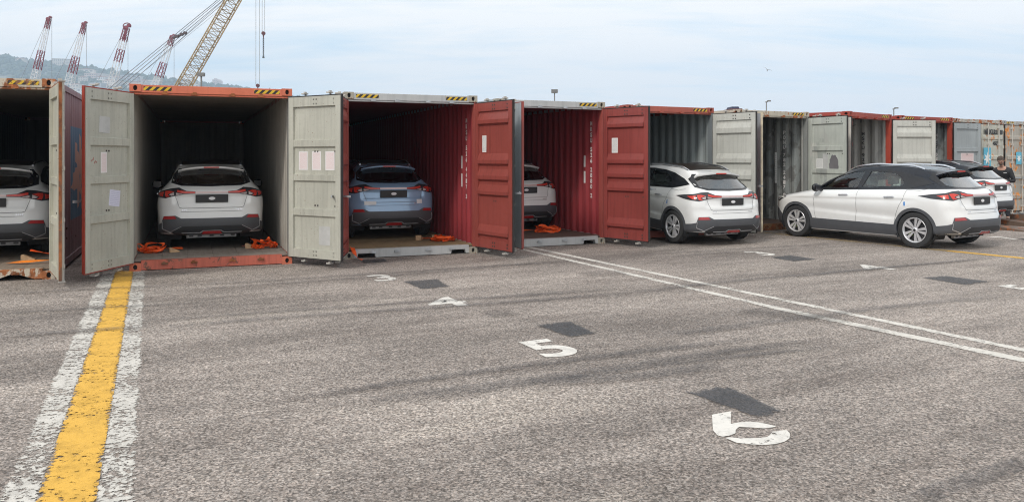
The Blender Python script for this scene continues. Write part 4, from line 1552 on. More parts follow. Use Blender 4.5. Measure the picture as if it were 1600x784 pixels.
PAINT_WHITE = car_paint('paint_white', (0.74, 0.745, 0.74))
PAINT_BLUE = car_paint('paint_blue', (0.25, 0.39, 0.57), 0.25, 0.25)
PAINT_BLACK = car_paint('paint_black_roof', (0.010, 0.013, 0.020), 0.15)
PAINT_BLACK.node_tree.nodes['Principled BSDF'].inputs['Coat Weight'].default_value = 0.15
PAINT_BLACK.node_tree.nodes['Principled BSDF'].inputs['Specular IOR Level'].default_value = 0.4

BODY_MESH = make_body_mesh()
PARTS = []          # (name, mesh, location, children, slot override key)


def part(name, b, mats, smooth=True, angle=40, loc=None, kids_=(), key=None, recalc=True):
    me = b.mesh(name, mats, smooth, recalc, angle)
    PARTS.append((name, me, loc, list(kids_), key))
    return me


def both(fn):
    for sd in (1, -1): fn(sd)


PARTS.append(('body', BODY_MESH, None, [], 'paint'))

# black roof skin: the whole greenhouse in the two-tone cars, a panoramic panel in the others
b = MB()
patch(b, rounded([(-.50, .86), (.50, .86), (.525, 1.3), (.515, 2.0), (.47, 2.46), (-.47, 2.46), (-.515, 2.0), (-.525, 1.3)], .05), 'top', 0.003, 0.008, 0.06)
part('roof_panel', b, ROOF_MAT)
b = MB()
gh = []
patch(b, rounded([(-.575, .60), (.575, .60), (.60, 1.0), (.615, 1.7), (.605, 2.2), (.56, 2.60), (-.56, 2.60), (-.605, 2.2), (-.615, 1.7), (-.60, 1.0)], .05), 'top', 0.0045, 0.010, 0.06)
ROOF_FULL = b.mesh('roof_skin', PAINT_BLACK, True, True, 40)

for sd, md in ((1, 'sideL'), (-1, 'sideR')):
    b = MB(); patch(b, DLO, md, 0.004, 0.02, 0.05, [fit(WIN_FRONT), fit(WIN_REAR)])
    part('window_surround', b, CARM['gloss_black'])
    for w in (WIN_FRONT, WIN_REAR):
        b = MB()
        big = fit(w)
        patch(b, big, md, -0.006, 0.002, 0.06)
        part('side_window', b, GL_SIDE)
b = MB(); patch(b, SURR_BACK, 'rear', 0.004, 0.02, 0.05, [WIN_BACK]); part('rear_window_surround', b, CARM['gloss_black'])
b = MB(); patch(b, WIN_BACK, 'rear', -0.004, 0.002, 0.06); part('rear_window', b, GL_REAR)
b = MB(); patch(b, [(p * 1.07, 1.27 + (q - 1.27) * 1.10) for p, q in WIN_SCR], 'front', 0.003, 0.012, 0.06, [WIN_SCR]); part('windscreen_surround', b, CARM['gloss_black'])
b = MB(); patch(b, WIN_SCR, 'front', -0.004, 0.002, 0.06); part('windscreen', b, GL_SIDE)

# wheel arch trims, sills
for ax in (AX_R, AX_F):
    for md in ('sideL', 'sideR'):
        o_, i_ = [], []
        for k in range(25):
            a = R(-14 + 208 * k / 24)
            o_.append((ax + 0.425 * math.cos(a), WR + 0.425 * math.sin(a)))
            i_.append((ax + 0.365 * math.cos(a), WR + 0.365 * math.sin(a)))
        b = MB(); patch(b, o_ + i_[::-1], md, 0.010, 0.035, 0.05)
        part('arch_trim', b, CARM['cladding'])
for md in ('sideL', 'sideR'):
    b = MB()
    patch(b, [(AX_R + 0.37, 0.215), (AX_F - 0.37, 0.215), (AX_F - 0.40, 0.40), (AX_F - 0.425, 0.44), (AX_R + 0.425, 0.425), (AX_R + 0.40, 0.38)], md, 0.010, 0.03, 0.05)
    part('sill_trim', b, CARM['cladding'])

# rear bumper skin, in arc length from the rear centre
sy, sx = s_of_y, s_of_x
R_ = [(sy(.50), .575), (sy(.60), .625), (sy(.80), .615), (sy(.83), .50), (sx(.25), .475), (sx(.47), .445), (sx(.50), .30), (sx(.35), .275), (sy(.6), .295)]
top_ = R_[:]
poly = [(p, q) for p, q in R_[::-1]] + [(-p, q) for p, q in R_]
b = MB(); patch(b, poly, 'perim', 0.012, 0.03, 0.045); part('rear_bumper', b, CARM['cladding'])
b = MB()
patch(b, [(-.60, .300), (-.68, .335), (-.50, .44), (.50, .44), (.68, .335), (.60, .300)], 'perim', 0.018, 0.012, 0.05)
part('lower_grille', b, CARM['cladding_dark'])
b = MB()
for sgn in (1, -1):
    for (p, q, w) in ((( sgn * .84, .52), (sgn * .86, .40), .010), ((sgn * .86, .40), (sgn * .70, .345), .012), ((sgn * .70, .345), (sgn * .5, .44), .007)):
        L = (Vector(q) - Vector(p)).normalized(); n2 = Vector((-L.y, L.x)) * w / 2
        patch(b, [tuple(Vector(p) + n2), tuple(Vector(q) + n2), tuple(Vector(q) - n2), tuple(Vector(p) - n2)], 'perim', 0.021, 0.01, 0.06)
patch(b, [(-.5, .327), (-.19, .327), (-.14, .36), (.14, .36), (.19, .327), (.5, .327), (.5, .335), (.2, .335), (.15, .368), (-.15, .368), (-.2, .335), (-.5, .335)], 'perim', 0.024, 0.01, 0.05)
part('bumper_accent', b, CARM['beam'])
b = MB(); patch(b, [(-.17, .315), (.17, .315), (.135, .355), (-.135, .355)], 'perim', 0.026, 0.012, 0.05); part('fog_lamp', b, CARM['reflector'])
for sg in (1, -1):
    b = MB(); patch(b, [(sg * p, q) for p, q in ((sy(.575), .570), (sy(.80), .560), (sy(.79), .612), (sy(.62), .618))], 'perim', 0.019, 0.012, 0.05)
    part('reflector', b, CARM['reflector'])

# tail lamps: dark housing, red and clear lenses inside it
for sg in (1, -1):
    P_ = lambda L: [(sg * p, q) for p, q in L]
    b = MB(); patch(b, P_([(.27, 1.005), (.27, 1.040), (.43, 1.050), (.58, 1.100), (.76, 1.090), (sx(.30), 1.060), (sx(.55), 1.035), (sx(.80), .995), (sx(.55), .955), (sx(.28), .935),
                       (sy(.80), .925), (.64, .965), (.48, .995)]), 'perim', 0.006, 0.02, 0.04)
    hous = b.mesh('tail_lamp', CARM['lamp_housing'], True, True, 40)
    b = MB(); patch(b, P_([(.28, 1.012), (.28, 1.034), (.44, 1.042), (.60, 1.062), (.60, 1.030), (.47, 1.008)]), 'perim', 0.009, 0.01, 0.05)
    patch(b, P_([(.655, 1.035), (.78, 1.050), (sx(.20), 1.045), (sx(.16), .985), (sy(.80), .945), (.73, .955), (.79, .985), (.74, 1.012)]), 'perim', 0.009, 0.01, 0.05)
    patch(b, P_([(sx(.22), 1.032), (sx(.45), 1.012), (sx(.30), .965), (sx(.20), .955)]), 'perim', 0.009, 0.01, 0.05)
    l1 = b.mesh('red_lens', CARM['lamp_red'], True, True, 40)
    b = MB(); patch(b, P_([(.50, 1.000), (.615, 1.020), (.615, .985), (.58, .982)]), 'perim', 0.009, 0.01, 0.05)
    patch(b, P_([(.66, 1.025), (.73, 1.003), (.76, .985), (.70, .968), (.66, .975)]), 'perim', 0.009, 0.01, 0.05)
    l2 = b.mesh('clear_lens', CARM['lamp_clear'], True, True, 40)
    PARTS.append(('tail_lamp', hous, None, [('red_lens', l1), ('clear_lens', l2)], None))
b = MB(); patch(b, [(-.275, 1.008), (.275, 1.008), (.275, 1.038), (-.275, 1.038)], 'perim', 0.010, 0.02, 0.05); part('light_bar', b, CARM['light_bar'])
b = MB()
for y0, y1 in ((-.285, -.275), (.275, .285)): b.box(.075, .10, y0, y1, 1.0, 1.04)
# number plate blank with the oval emblem
pb1 = MB(); pb1.box(.062, .080, -.27, .27, .848, .985)
pe = MB(); pe.prism([(.055 * math.cos(2 * math.pi * i / 20) , .918 + .028 * math.sin(2 * math.pi * i / 20) ) for i in range(20)], 'x', .0585, .0612)
PARTS.append(('number_plate', pb1.mesh('number_plate', CARM['plate_black']), None, [('emblem', pe.mesh('emblem', CARM['emblem']))], None))
b = MB()
seam(b, [(.63, .955), (.545, .765), (.50, .752), (-.50, .752), (-.545, .765), (-.63, .955)], 'perim', 0.007)
seam(b, [(-.52, .690), (.52, .690)], 'perim', 0.005)
for sg, md in ((1, 'sideL'), (-1, 'sideR')):
    seam(b, [(2.10, 1.07), (2.09, .75), (2.115, .42)], md)
    seam(b, [(3.08, 1.03), (3.11, .80), (3.10, .62), (3.06, .42)], md)
    seam(b, [(1.06, 1.12), (1.09, .93), (1.16, .80), (1.24, .62), (1.27, .50)], md)
    seam(b, [(.62, 1.13), (.80, 1.09), (1.06, 1.10)], md, 0.004)
part('shut_line', b, CARM['shut_line'], False, None, recalc=False, key='stuff')
# lettering blocks on the tailgate
b = MB()
for x0, x1 in ((-.52, -.50), (-.49, -.47), (-.46, -.44), (-.43, -.41), (.42, .44), (.45, .47), (.48, .50)):
    patch(b, [(x0, .712), (x1 - .004, .712), (x1 - .004, .728), (x0, .728)], 'perim', 0.004, 0.004, 0.05)
part('tailgate_badge', b, CARM['chrome'])

# spoiler with the high brake lamp
b = MB()
n = 16
vs = []
for i in range(n + 1):
    y = -.56 + 1.12 * i / n
    e = 1 - (abs(y) / .56) ** 3.5
    xl = .455 + .085 * (abs(y) / .56) ** 2.5
    zt = 1.435 - .05 * (abs(y) / .56) ** 2
    h0, _ = hit('top', y, .80)
    h1, _ = hit('top', y, .64)
    vs += [(.80, y, h0.z + .004), (.64, y, h1.z + .016 * e + .004), (xl, y, zt + .012 * e), (xl + .006, y, zt - .016), (.66, y, min(h1.z, zt) - .05)]
fs = []
for i in range(n):
    for k in range(4): fs.append((5 * i + k, 5 * i + k + 1, 5 * i + k + 6, 5 * i + k + 5))
fs += [tuple(range(5)), tuple(range(5 * n, 5 * n + 5))]
b.add(vs, fs)
part('spoiler', b, PAINT_WHITE, True, 50, key='spoiler')
b = MB(); b.box(.452, .466, -.13, .13, 1.418, 1.438); part('brake_lamp', b, CARM['lamp_red'], False)
b = MB(); b.tube((.375, .03, 1.168), (.40, -.20, 1.205), .010, 6); b.box(.32, .40, -.02, .06, 1.135, 1.170); part('rear_wiper', b, CARM['gloss_black'])
# roof rails
for sg in (1, -1):
    b = MB(); pts = []
    for i in range(22):
        x = .86 + 1.66 * i / 21
        y = sg * (.535 - .02 * abs(x - 1.6))
        h, _ = hit('top', y, x)
        lift = .030 * min(1, 8 * min(i, 21 - i) / 21)
        pts.append((x, y, h.z + lift))
    for i in range(21): b.tube(pts[i], pts[i + 1], .019, 6)
    part('roof_rail', b, CARM['chrome'])
# handles, mirrors
for sg, md in ((1, 'sideL'), (-1, 'sideR')):
    for xh in (1.28, 2.30):
        b = MB()
        h, nrm = hit(md, xh, .955)
        h2, _ = hit(md, xh + .19, .945)
        a_, c_ = h + nrm * .028, h2 + nrm * .028
        b.tube(a_, c_, .013, 8)
        b.tube(h2, c_, .011, 6); b.tube(h, a_, .011, 6)
        part('door_handle', b, CARM['chrome'])
    b = MB()
    vs = []
    for i in range(9):
        ph = math.pi * i / 8
        for j in range(12):
            th_ = 2 * math.pi * j / 12
            u = (math.copysign(abs(math.sin(ph)) ** .7, 1), math.cos(ph))
            vs.append((2.98 + .075 * u[0] * math.cos(th_) * (1 if math.cos(th_) > 0 else .5), sg * (.985 + .10 * u[1]), 1.085 + .085 * u[0] * math.sin(th_)))
    b.add(vs, [(i * 12 + j, i * 12 + (j + 1) % 12, (i + 1) * 12 + (j + 1) % 12, (i + 1) * 12 + j) for i in range(8) for j in range(12)])
    b.tube((2.97, sg * .80, 1.03), (2.98, sg * .92, 1.055), .028, 8)
    part('mirror', b, CARM['gloss_black'])
    b = MB()
    b.box(2.924, 2.938, sg * .985 - .075, sg * .985 + .075, 1.035, 1.14)
    part('mirror_glass', b, CARM['lamp_housing'], False)
# blue transport tape at the rear door, small marks on the rear wing
b = MB(); patch(b, [(1.035, .80), (1.065, .80), (1.075, .87), (1.045, .88)], 'sideL', 0.003, 0.003, 0.05); part('blue_tape', b, CARM['blue_tape'])
# head lamps and nose
for sg in (1, -1):
    b = MB(); patch(b, [(sg * p, q) for p, q in ((sx(3.85), .865), (sx(4.05), .885), (s_of_y(.60, True), .845), (s_of_y(.42, True), .80), (s_of_y(.55, True), .755), (sx(4.1), .765))], 'perim', 0.006, 0.02, 0.05)
    hous = b.mesh('head_lamp', CARM['gloss_black'], True, True, 40)
    b = MB(); patch(b, [(sg * p, q) for p, q in ((sx(3.93), .862), (sx(4.08), .872), (s_of_y(.62, True), .832), (s_of_y(.62, True), .815), (sx(4.10), .835))], 'perim', 0.010, 0.01, 0.05)
    l1 = b.mesh('lamp_lens', CARM['lens_glow'], True, True, 40)
    b = MB(); patch(b, [(sg * p, q) for p, q in ((sx(4.02), .822), (s_of_y(.70, True), .815), (s_of_y(.60, True), .79), (sx(4.1), .785))], 'perim', 0.010, 0.01, 0.05)
    l2 = b.mesh('lamp_reflector', CARM['head_lamp'], True, True, 40)
    PARTS.append(('head_lamp', hous, None, [('lamp_lens', l1), ('lamp_reflector', l2)], None))
fr = [(s_of_y(.10, True), .66), (s_of_y(.5, True), .66), (s_of_y(.80, True), .60), (sx(4.02), .50), (AX_F and sx(3.95), .44), (sx(3.93), .26), (s_of_y(.6, True), .225), (s_of_y(.1, True), .225)]
for sg in (1, -1):
    b = MB(); patch(b, [(sg * p, q) for p, q in fr], 'perim', 0.012, 0.03, 0.05); part('front_bumper', b, CARM['cladding'])
b = MB(); patch(b, [(-.35, .30), (.35, .30), (.45, .55), (.35, .62), (-.35, .62), (-.45, .55)], 'front', 0.016, 0.02, 0.06); part('front_grille', b, CARM['cladding_dark'])

# cabin: seats, dash, shelf; underside and wheel wells
b = MB()
for sg in (1, -1):
    for (x0, w) in ((2.18, .25), (1.22, .27)):
        b.prism([(x0 + .05, .42), (x0 + .55, .42), (x0 + .57, .62), (x0 + .16, .66), (x0 - .04, 1.12), (x0 - .14, 1.12), (x0 - .02, .5)], 'y', sg * .37 - w, sg * .37 + w)
        b.prism([(x0 - .06, 1.15), (x0 - .04, 1.29), (x0 - .12, 1.31), (x0 - .15, 1.16)], 'y', sg * .37 - .13, sg * .37 + .13)
part('seat', b, CARM['seat'], False)
b = MB(); b.prism([(2.80, .55), (3.3, .55), (3.3, 1.02), (3.05, 1.05), (2.85, .98)], 'y', -.70, .70)
b.tube((2.76, .37, .93), (2.74, .37, .95), .19, 20)
part('dashboard', b, CARM['cladding_dark'], False)
b = MB(); b.box(.42, 1.15, -.62, .62, .60, 1.02); b.box(.9, 3.6, -.62, .62, .30, .42)
b.box(.16, .50, -.50, .50, .40, .60); b.box(1.15, 4.1, -.55, .55, .21, .32); b.box(.45, 1.15, -.10, .10, .27, .40)
part('under_body', b, CARM['under'], False)
b = MB(); b.box(.36, .42, -.42, .42, .205, .262)
for y in (-.36, -.18, 0, .2, .34): b.box(.352, .359, y - .035, y + .035, .224, .252, 1)
part('cross_member', b, [CARM['beam'], CARM['rim_dark']], False)
for ax in (AX_R, AX_F):
    for sg in (1, -1):
        b = MB()
        prof = []
        vs = []
        for i in range(25):
            a = R(-25 + 230 * i / 24)
            for (yy, rr) in ((.885, .388), (.50, .388), (.50, .02)):
                vs.append((ax + rr * math.cos(a), sg * yy, WR + rr * math.sin(a)))
        b.add(vs, [(3 * i + k, 3 * i + k + 1, 3 * i + k + 4, 3 * i + k + 3) for i in range(24) for k in range(2)])
        part('wheel_well', b, CARM['under'], True, 60, recalc=False)

# wheel: tyre with grooves, five twin-blade spokes over a dark barrel
tp = [(.236, -.10), (.262, -.108), (.300, -.112), (.326, -.107), (.340, -.092)]
for k, y in enumerate((-.066, -.022, .022, .066)):
    tp += [(.344, y - .010), (.344, y - .005), (.335, y - .004), (.335, y + .004), (.344, y + .005), (.344, y + .010)]
tp += [(.340, .092), (.326, .107), (.300, .112), (.262, .108), (.236, .10)]
b = MB(); b.lathe(tp, 56)
TYRE = b.mesh('tyre', CARM['tyre'], True, True, 32)
b = MB()
b.lathe([(.236, -.10), (.20, -.08), (.195, .02), (.215, .075), (.236, .10)], 48)
b.lathe([(.01, .035), (.20, .035)], 32)
BARREL = b.mesh('barrel', CARM['rim_dark'], True, True, 40)
b = MB()
b.lathe([(.212, .078), (.222, .098), (.236, .105), (.242, .100), (.236, .09), (.212, .07)], 48)
for k in range(5):
    a0 = 2 * math.pi * k / 5
    for (q0, q1, r0, r1, tw) in ((-.25, -.09, .055, .222, -.18), (.09, .25, .055, .222, .10)):
        P = []
        ca, sa = math.cos(a0), math.sin(a0)
        pts2 = [(r0, -.034 if q0 < 0 else .004), (r0, -.004 if q0 < 0 else .034), (r1, (.012 if q0 < 0 else .085) * 1.0), (r1, -.085 if q0 < 0 else -.012 + .02)]
        pts2 = [(.05, -.030), (.05, -.002), (.222, -.022), (.222, -.082)] if q0 < 0 else [(.05, .002), (.05, .030), (.222, .075), (.222, .012)]
        top = [(r * ca - w * sa, (.082 if r < .1 else .092), r * sa + w * ca) for r, w in pts2]
        bot = [(v[0], v[1] - .03, v[2]) for v in top]
        b.add(top + bot, [(0, 1, 2, 3), (0, 4, 5, 1), (1, 5, 6, 2), (2, 6, 7, 3), (3, 7, 4, 0)])
b.lathe([(.0, .098), (.030, .098), (.050, .088), (.062, .07)], 24)
RIM = b.mesh('rim', CARM['rim_silver'], False)
b = MB(); b.lathe([(.0, .101), (.024, .101), (.026, .09)], 16)
CAP = b.mesh('centre_cap', CARM['rim_dark'], True, True, 30)
b = MB(); b.box(.10, .17, .02, .05, -.05, .05)
CAL = b.mesh('brake_caliper', CARM['caliper'])
for me_ in {m for p in PARTS for m in [p[1]] + [k[1] for k in p[3]]}:
    for v in me_.vertices:
        if v.co.z > 1.05: v.co.z += 0.085 * (v.co.z - 1.05)


def put(name, me, parent, loc=None):
    return link(name, me, parent, loc)


def make_car(label, paint, roof, loc, yaw, pitch=0.0, group='compact cars of the same model being unloaded from the containers', panel=True,
             glass=None, size=0.975, tape=False):
    """loc: ground point under the rear centre of the bumper; yaw turns the nose, 0 = straight away from the camera"""
    root = empty('parked_car', loc)
    root.rotation_euler = Matrix.Rotation(R(90 + yaw), 3, 'Z').to_euler()
    if pitch: root.rotation_euler = (Matrix.Rotation(R(90 + yaw), 3, 'Z') @ Matrix.Rotation(R(-pitch), 3, 'Y')).to_euler()
    root.scale = (size,) * 3
    tag(root, label, 'car', group)
    for (name, me, l, kd, key) in PARTS:
        if name == 'blue_tape' and not tape: continue
        if name == 'roof_panel' and (roof == 'black' or not panel): continue
        o = put(name, me, root, l)
        if key in ('paint', 'spoiler'):
            for si in range(len(o.material_slots)):
                o.material_slots[si].link = 'OBJECT'
                o.material_slots[si].material = PAINT_BLACK if ((key == 'spoiler' or si == 1) and roof == 'black') else paint
        if key == 'stuff': o['kind'] = 'stuff'
        for (kn, kme) in kd: put(kn, kme, o)
    for ax in (AX_R, AX_F):
        for sg in (1, -1):
            w = put('wheel', BARREL, root, (ax, sg * .792, WR))
            w.rotation_euler = (0, R(17 * (1 + (ax > 2) + (sg > 0))), 0 if sg > 0 else math.pi)
            put('tyre', TYRE, w); put('rim', RIM, w); put('centre_cap', CAP, w); put('brake_caliper', CAL, w)
    return root


def at_depth(root_c, dx, dep):
    """point in a container: dx across from its centre, dep in from its front"""
    th = root_c.rotation_euler[2]
    x = CW / 2 + dx
    p = root_c.location
    return (p.x + x * math.cos(th) - dep * math.sin(th), p.y + x * math.sin(th) + dep * math.cos(th), 0.161)


K1 = make_car('white car in the leftmost container, cut off by the left edge of the photo', PAINT_WHITE, 'white', at_depth(C1, 0.10, 1.25), 22)
K2 = make_car('white car standing squarely in the orange-framed container, both tail lamps in view', PAINT_WHITE, 'white', at_depth(C2, 0.0, 1.0), 22)
K3 = make_car('blue car standing inside the oxide red container', PAINT_BLUE, 'white', at_depth(C3, -0.02, 1.3), 22)
K4 = make_car('white car deep in the red container, left half hidden by the container door', PAINT_WHITE, 'white', at_depth(C4, 0.16, 1.45), 25)
K5 = make_car('white car with dark panoramic roof, rear wheels on asphalt and nose in the container', PAINT_WHITE, 'white', (4.43, 15.92, -0.03), 25, 3.2, tape=True, size=0.985)
K6 = make_car('black-roofed white car standing out in the open, its whole left side in view', PAINT_WHITE, 'black', (9.05, 15.20, 0.0), 32, tape=True, size=1.02)
K7 = make_car('white car with black roof and red high brake lamp, half hidden behind the two-tone car', PAINT_WHITE, 'black', (12.50, 20.26, 0.10), 31, 1.0)

for (y0, y1, z0, z1) in ((.36, .60, .705, .775), (-.60, -.48, .715, .80)):
    b = MB(); patch(b, [(y0, z0), (y1, z0), (y1, z1), (y0, z1)], 'perim', 0.006, 0.006, 0.05)
    b.build('white_label', CARM['film'], K3)

# ================================================================== straps and chocks inside the containers
def strap_ribbon(b, pts, w=0.05, mi=0, twist=0.0, seed=0):
    r_ = random.Random(seed)
    P = [Vector(p) for p in pts]
    Q = []
    for i in range(len(P) - 1):
        p0, p1, p2, p3 = P[max(i - 1, 0)], P[i], P[i + 1], P[min(i + 2, len(P) - 1)]
        for k in range(6):
            t = k / 6
            Q.append(0.5 * ((2 * p1) + (p2 - p0) * t + (2 * p0 - 5 * p1 + 4 * p2 - p3) * t * t + (3 * p1 - p0 - 3 * p2 + p3) * t ** 3))
    Q.append(P[-1])
    ph = r_.uniform(0, 6)
    vs = []
    n = len(Q)
    for i, q in enumerate(Q):
        d = (Q[min(i + 1, n - 1)] - Q[max(i - 1, 0)]).normalized()
        a = math.sin(ph + i * 0.35) * (0.5 + twist)
        side = d.cross(Vector((0, 0, 1)))
        side = side.normalized() if side.length > 0.1 else Vector((1, 0, 0))
        up = side.cross(d).normalized()
        s_ = (side * math.cos(a) + up * math.sin(a)) * w / 2
        nn = (up * math.cos(a) - side * math.sin(a)) * 0.0012
        vs += [q - s_ + nn, q + s_ + nn, q + s_ - nn, q - s_ - nn]
    fs = []
    for i in range(n - 1):
        for k in range(4): fs.append((4 * i + k, 4 * i + (k + 1) % 4, 4 * i + 4 + (k + 1) % 4, 4 * i + 4 + k))
    b.add(vs, fs, mi)


def strap_pile(root_c, cx, cy, rx, ry, label, seed, n=4, hz=0.05, to=None, yellow=False, trail=None):
    """loose lashing strap thrown in a heap on the container floor"""
    r_ = random.Random(seed)
    th = root_c.rotation_euler[2]; p = root_c.location
    def W(x, y, z):
        return (p.x + x * math.cos(th) - y * math.sin(th), p.y + x * math.sin(th) + y * math.cos(th), z)
    b = MB()
    for k in range(n):
        pts = []
        m = 7
        a0 = r_.uniform(0, 6.28)
        for i in range(m):
            t = i / (m - 1)
            a = a0 + t * r_.uniform(3.0, 6.0)
            rr = r_.uniform(0.35, 1.0)
            pts.append(W(cx + rx * rr * math.cos(a), cy + ry * rr * math.sin(a), 0.172 + hz * 0.95 * r_.random() * (1 + k * 0.35)))
        strap_ribbon(b, pts, 0.042, 1 if (k == n - 1 and yellow) else 0, 0.5, seed * 10 + k)
    if to:
        for q in to:
            strap_ribbon(b, [W(cx, cy, 0.19), W((cx + q[0]) / 2, (cy + q[1]) / 2, 0.20 + (q[2] - .16) * 0.4), W(*q)], 0.05, 0, 0.1, seed)
    if trail:
        strap_ribbon(b, [W(*q) for q in trail], 0.055, 0, 0.0, seed + 5)
    o = b.build('lashing_strap', [M['strap'], M['strap_yellow']], smooth=True, angle=40)
    return tag(o, label, 'strap', 'orange lashing straps left on the container floors')


def chock(root_c, x, y, rz, label, s=0.8):
    th = root_c.rotation_euler[2]; p = root_c.location
    b = MB()
    b.prism([(-.10 * s, 0), (.10 * s, 0), (.10 * s, .02), (-.06 * s, .10 * s), (-.10 * s, .10 * s)], 'y', -.055 * s, .055 * s)
    o = b.build('wheel_chock', M['wood'], bevel=0.004)
    o.location = (p.x + x * math.cos(th) - y * math.sin(th), p.y + x * math.sin(th) + y * math.cos(th), 0.1615)
    o.rotation_euler = (0, 0, th + rz)
    return tag(o, label, 'wheel chock', 'wooden chocks behind the car wheels')


strap_pile(C2, 0.26, 1.05, 0.25, 0.16, 'orange strap heap left of the white car in the orange-framed container', 1, 6, 0.07, to=[(0.75, 1.25, 0.20)])
strap_pile(C2, 2.08, 1.05, 0.26, 0.16, 'orange strap heap right of the white car in the orange-framed container', 2, 6, 0.07, to=[(1.72, 1.25, 0.20)])
chock(C2, 0.62, 1.02, R(10), 'wooden chock behind the left wheel of the car in the orange-framed container')
chock(C2, 1.86, 1.12, R(-12), 'wooden chock behind the right wheel of the car in the orange-framed container', 0.9)
strap_pile(C3, 2.03, 0.75, 0.26, 0.14, 'orange strap lying right of the blue car', 3, 6, 0.05, to=[(1.72, 1.15, 0.19)])
chock(C3, 1.66, 1.18, R(60), 'pale wooden chock nearest to the right wheel of the blue car', 0.95)
chock(C3, 1.98, 1.08, R(40), 'pale wooden chock lying in the orange strap beside the blue car', 0.95)
b = MB()
th_ = C3.rotation_euler[2]; p_ = C3.location
W3 = lambda x, y, z: (p_.x + x * math.cos(th_) - y * math.sin(th_), p_.y + x * math.sin(th_) + y * math.cos(th_), z)
strap_ribbon(b, [W3(0.16, 0.25, 0.175), W3(0.15, 0.05, 0.18), W3(0.16, -0.06, 0.12), W3(0.20, -0.12, 0.04), W3(0.27, -0.24, 0.012)], 0.065, 0, 0.1, 4)
tag(b.build('lashing_strap', M['strap']), 'end of an orange strap hanging over the grey sill of the blue car\'s container', 'strap', 'orange lashing straps left on the container floors')
strap_pile(C4, 1.72, 1.15, 0.30, 0.16, 'orange strap heap on the dark floor of the container with the stencilled numbers', 5, 6, 0.06, to=[(1.15, 1.35, 0.2)])
strap_pile(C6, 0.95, 1.0, 0.14, 0.1, 'small scrap of orange strap in the rust-streaked cream container', 6, 3, 0.04)
b = MB()
th1 = C1.rotation_euler[2]; p1_ = C1.location
W1 = lambda x, y, z: (p1_.x + x * math.cos(th1) - y * math.sin(th1), p1_.y + x * math.sin(th1) + y * math.cos(th1), z)
for k, (z_, y_k) in enumerate(((0.33, 1.1), (0.35, 1.12))):
    strap_ribbon(b, [W1(1.95, y_k, 0.32), W1(2.15, y_k - .03, 0.27), W1(2.36, y_k - .05, 0.24)], 0.05, 0, 0.0, k)
strap_ribbon(b, [W1(1.72, 0.66, 0.185), W1(2.0, 0.62, 0.20), W1(2.36, 0.56, 0.215)], 0.06, 1, 0.0, 9)
tag(b.build('lashing_strap', [M['strap'], M['strap_yellow']]), 'taut orange straps beside the wheel in the leftmost container', 'strap', 'orange lashing straps left on the container floors')
chock(C1, 1.93, 1.06, R(0), 'wooden chock behind the wheel in the leftmost container', 0.95)

# ================================================================== ramp in front of the far car
ramp_mat = SM('ramp_brown_steel', (0.13, 0.085, 0.06), 0.5, 0.5, 81.0)
rp = empty('loading_ramp', (12.55, 20.25, 0), R(31))
tag(rp, 'brown steel loading ramp under the rear of the far black-roofed car', 'ramp')
for x0, x1 in ((-1.02, -.52), (.52, 1.02)):
    b = MB(); b.prism([(1.75, .0), (1.75, .150), (.3, .135), (-1.0, .02), (-1.0, .0)], 'x', x0, x1)
    b.build('ramp_track', ramp_mat, rp)
rp2 = empty('loading_ramp', (14.55, 20.95, 0), R(34))
tag(rp2, 'brown wedge ramp standing on the asphalt at the right edge, below the man', 'ramp')
b = MB()
b.add([(-1.0, .9, 0), (-1.0, -.6, 0), (1.3, -.6, 0), (1.3, .9, 0), (-1.0, .9, .27), (-1.0, -.6, .27), (1.3, -.6, .02), (1.3, .9, .02)],
      [(0, 3, 2, 1), (4, 5, 6, 7), (0, 1, 5, 4), (1, 2, 6, 5), (2, 3, 7, 6), (3, 0, 4, 7)])
b.build('ramp_plate', ramp_mat, rp2)
# ================================================================== people
def skin_body(name, verts, edges, radii, mat, parent, sub=2, root_i=0):
    me = bpy.data.meshes.new(name)
    me.from_pydata([tuple(v) for v in verts], edges, [])
    me.materials.append(mat)
    o = link(name, me, parent)
    m = o.modifiers.new('skin', 'SKIN')
    for i, r_ in enumerate(radii):
        sv = me.skin_vertices[0].data[i]
        sv.radius = r_ if isinstance(r_, tuple) else (r_, r_)
        sv.use_root = (i == root_i)
    m.use_smooth_shade = True
    s_ = o.modifiers.new('subsurf', 'SUBSURF'); s_.levels = sub; s_.render_levels = sub
    dg = bpy.context.evaluated_depsgraph_get()
    me2 = bpy.data.meshes.new_from_object(o.evaluated_get(dg))
    o.modifiers.clear(); o.data = me2
    me2.materials.clear(); me2.materials.append(mat)
    me2.polygons.foreach_set('use_smooth', [True] * len(me2.polygons))
    return o


skin_m = plain('skin', (0.46, 0.27, 0.20), 0.55, noise=0.08)
hair_m = plain('grey_brown_hair', (0.10, 0.075, 0.06), 0.85, noise=0.4, nscale=60)
jack_m = plain('black_jacket', (0.014, 0.014, 0.017), 0.7, noise=0.2)
trou_m = plain('dark_trousers', (0.025, 0.028, 0.035), 0.85)
shoe_m = plain('dark_shoes', (0.02, 0.018, 0.016), 0.6)
vest_m = plain('yellow_vest', (0.62, 0.60, 0.03), 0.7)


def ell(b, c, r, n=12, m=8, mi=0, M_=None, keep=None):
    vs = []
    for i in range(m + 1):
        ph = math.pi * i / m
        for j in range(n):
            t = 2 * math.pi * j / n
            vs.append((c[0] + r[0] * math.sin(ph) * math.cos(t), c[1] + r[1] * math.sin(ph) * math.sin(t), c[2] + r[2] * math.cos(ph)))
    fs = [(i * n + j, i * n + (j + 1) % n, (i + 1) * n + (j + 1) % n, (i + 1) * n + j) for i in range(m) for j in range(n)]
    if keep: fs = [f for f in fs if keep(*[sum(vs[i][k] for i in f) / 4 for k in range(3)])]
    b.add(vs, fs, mi, M_)


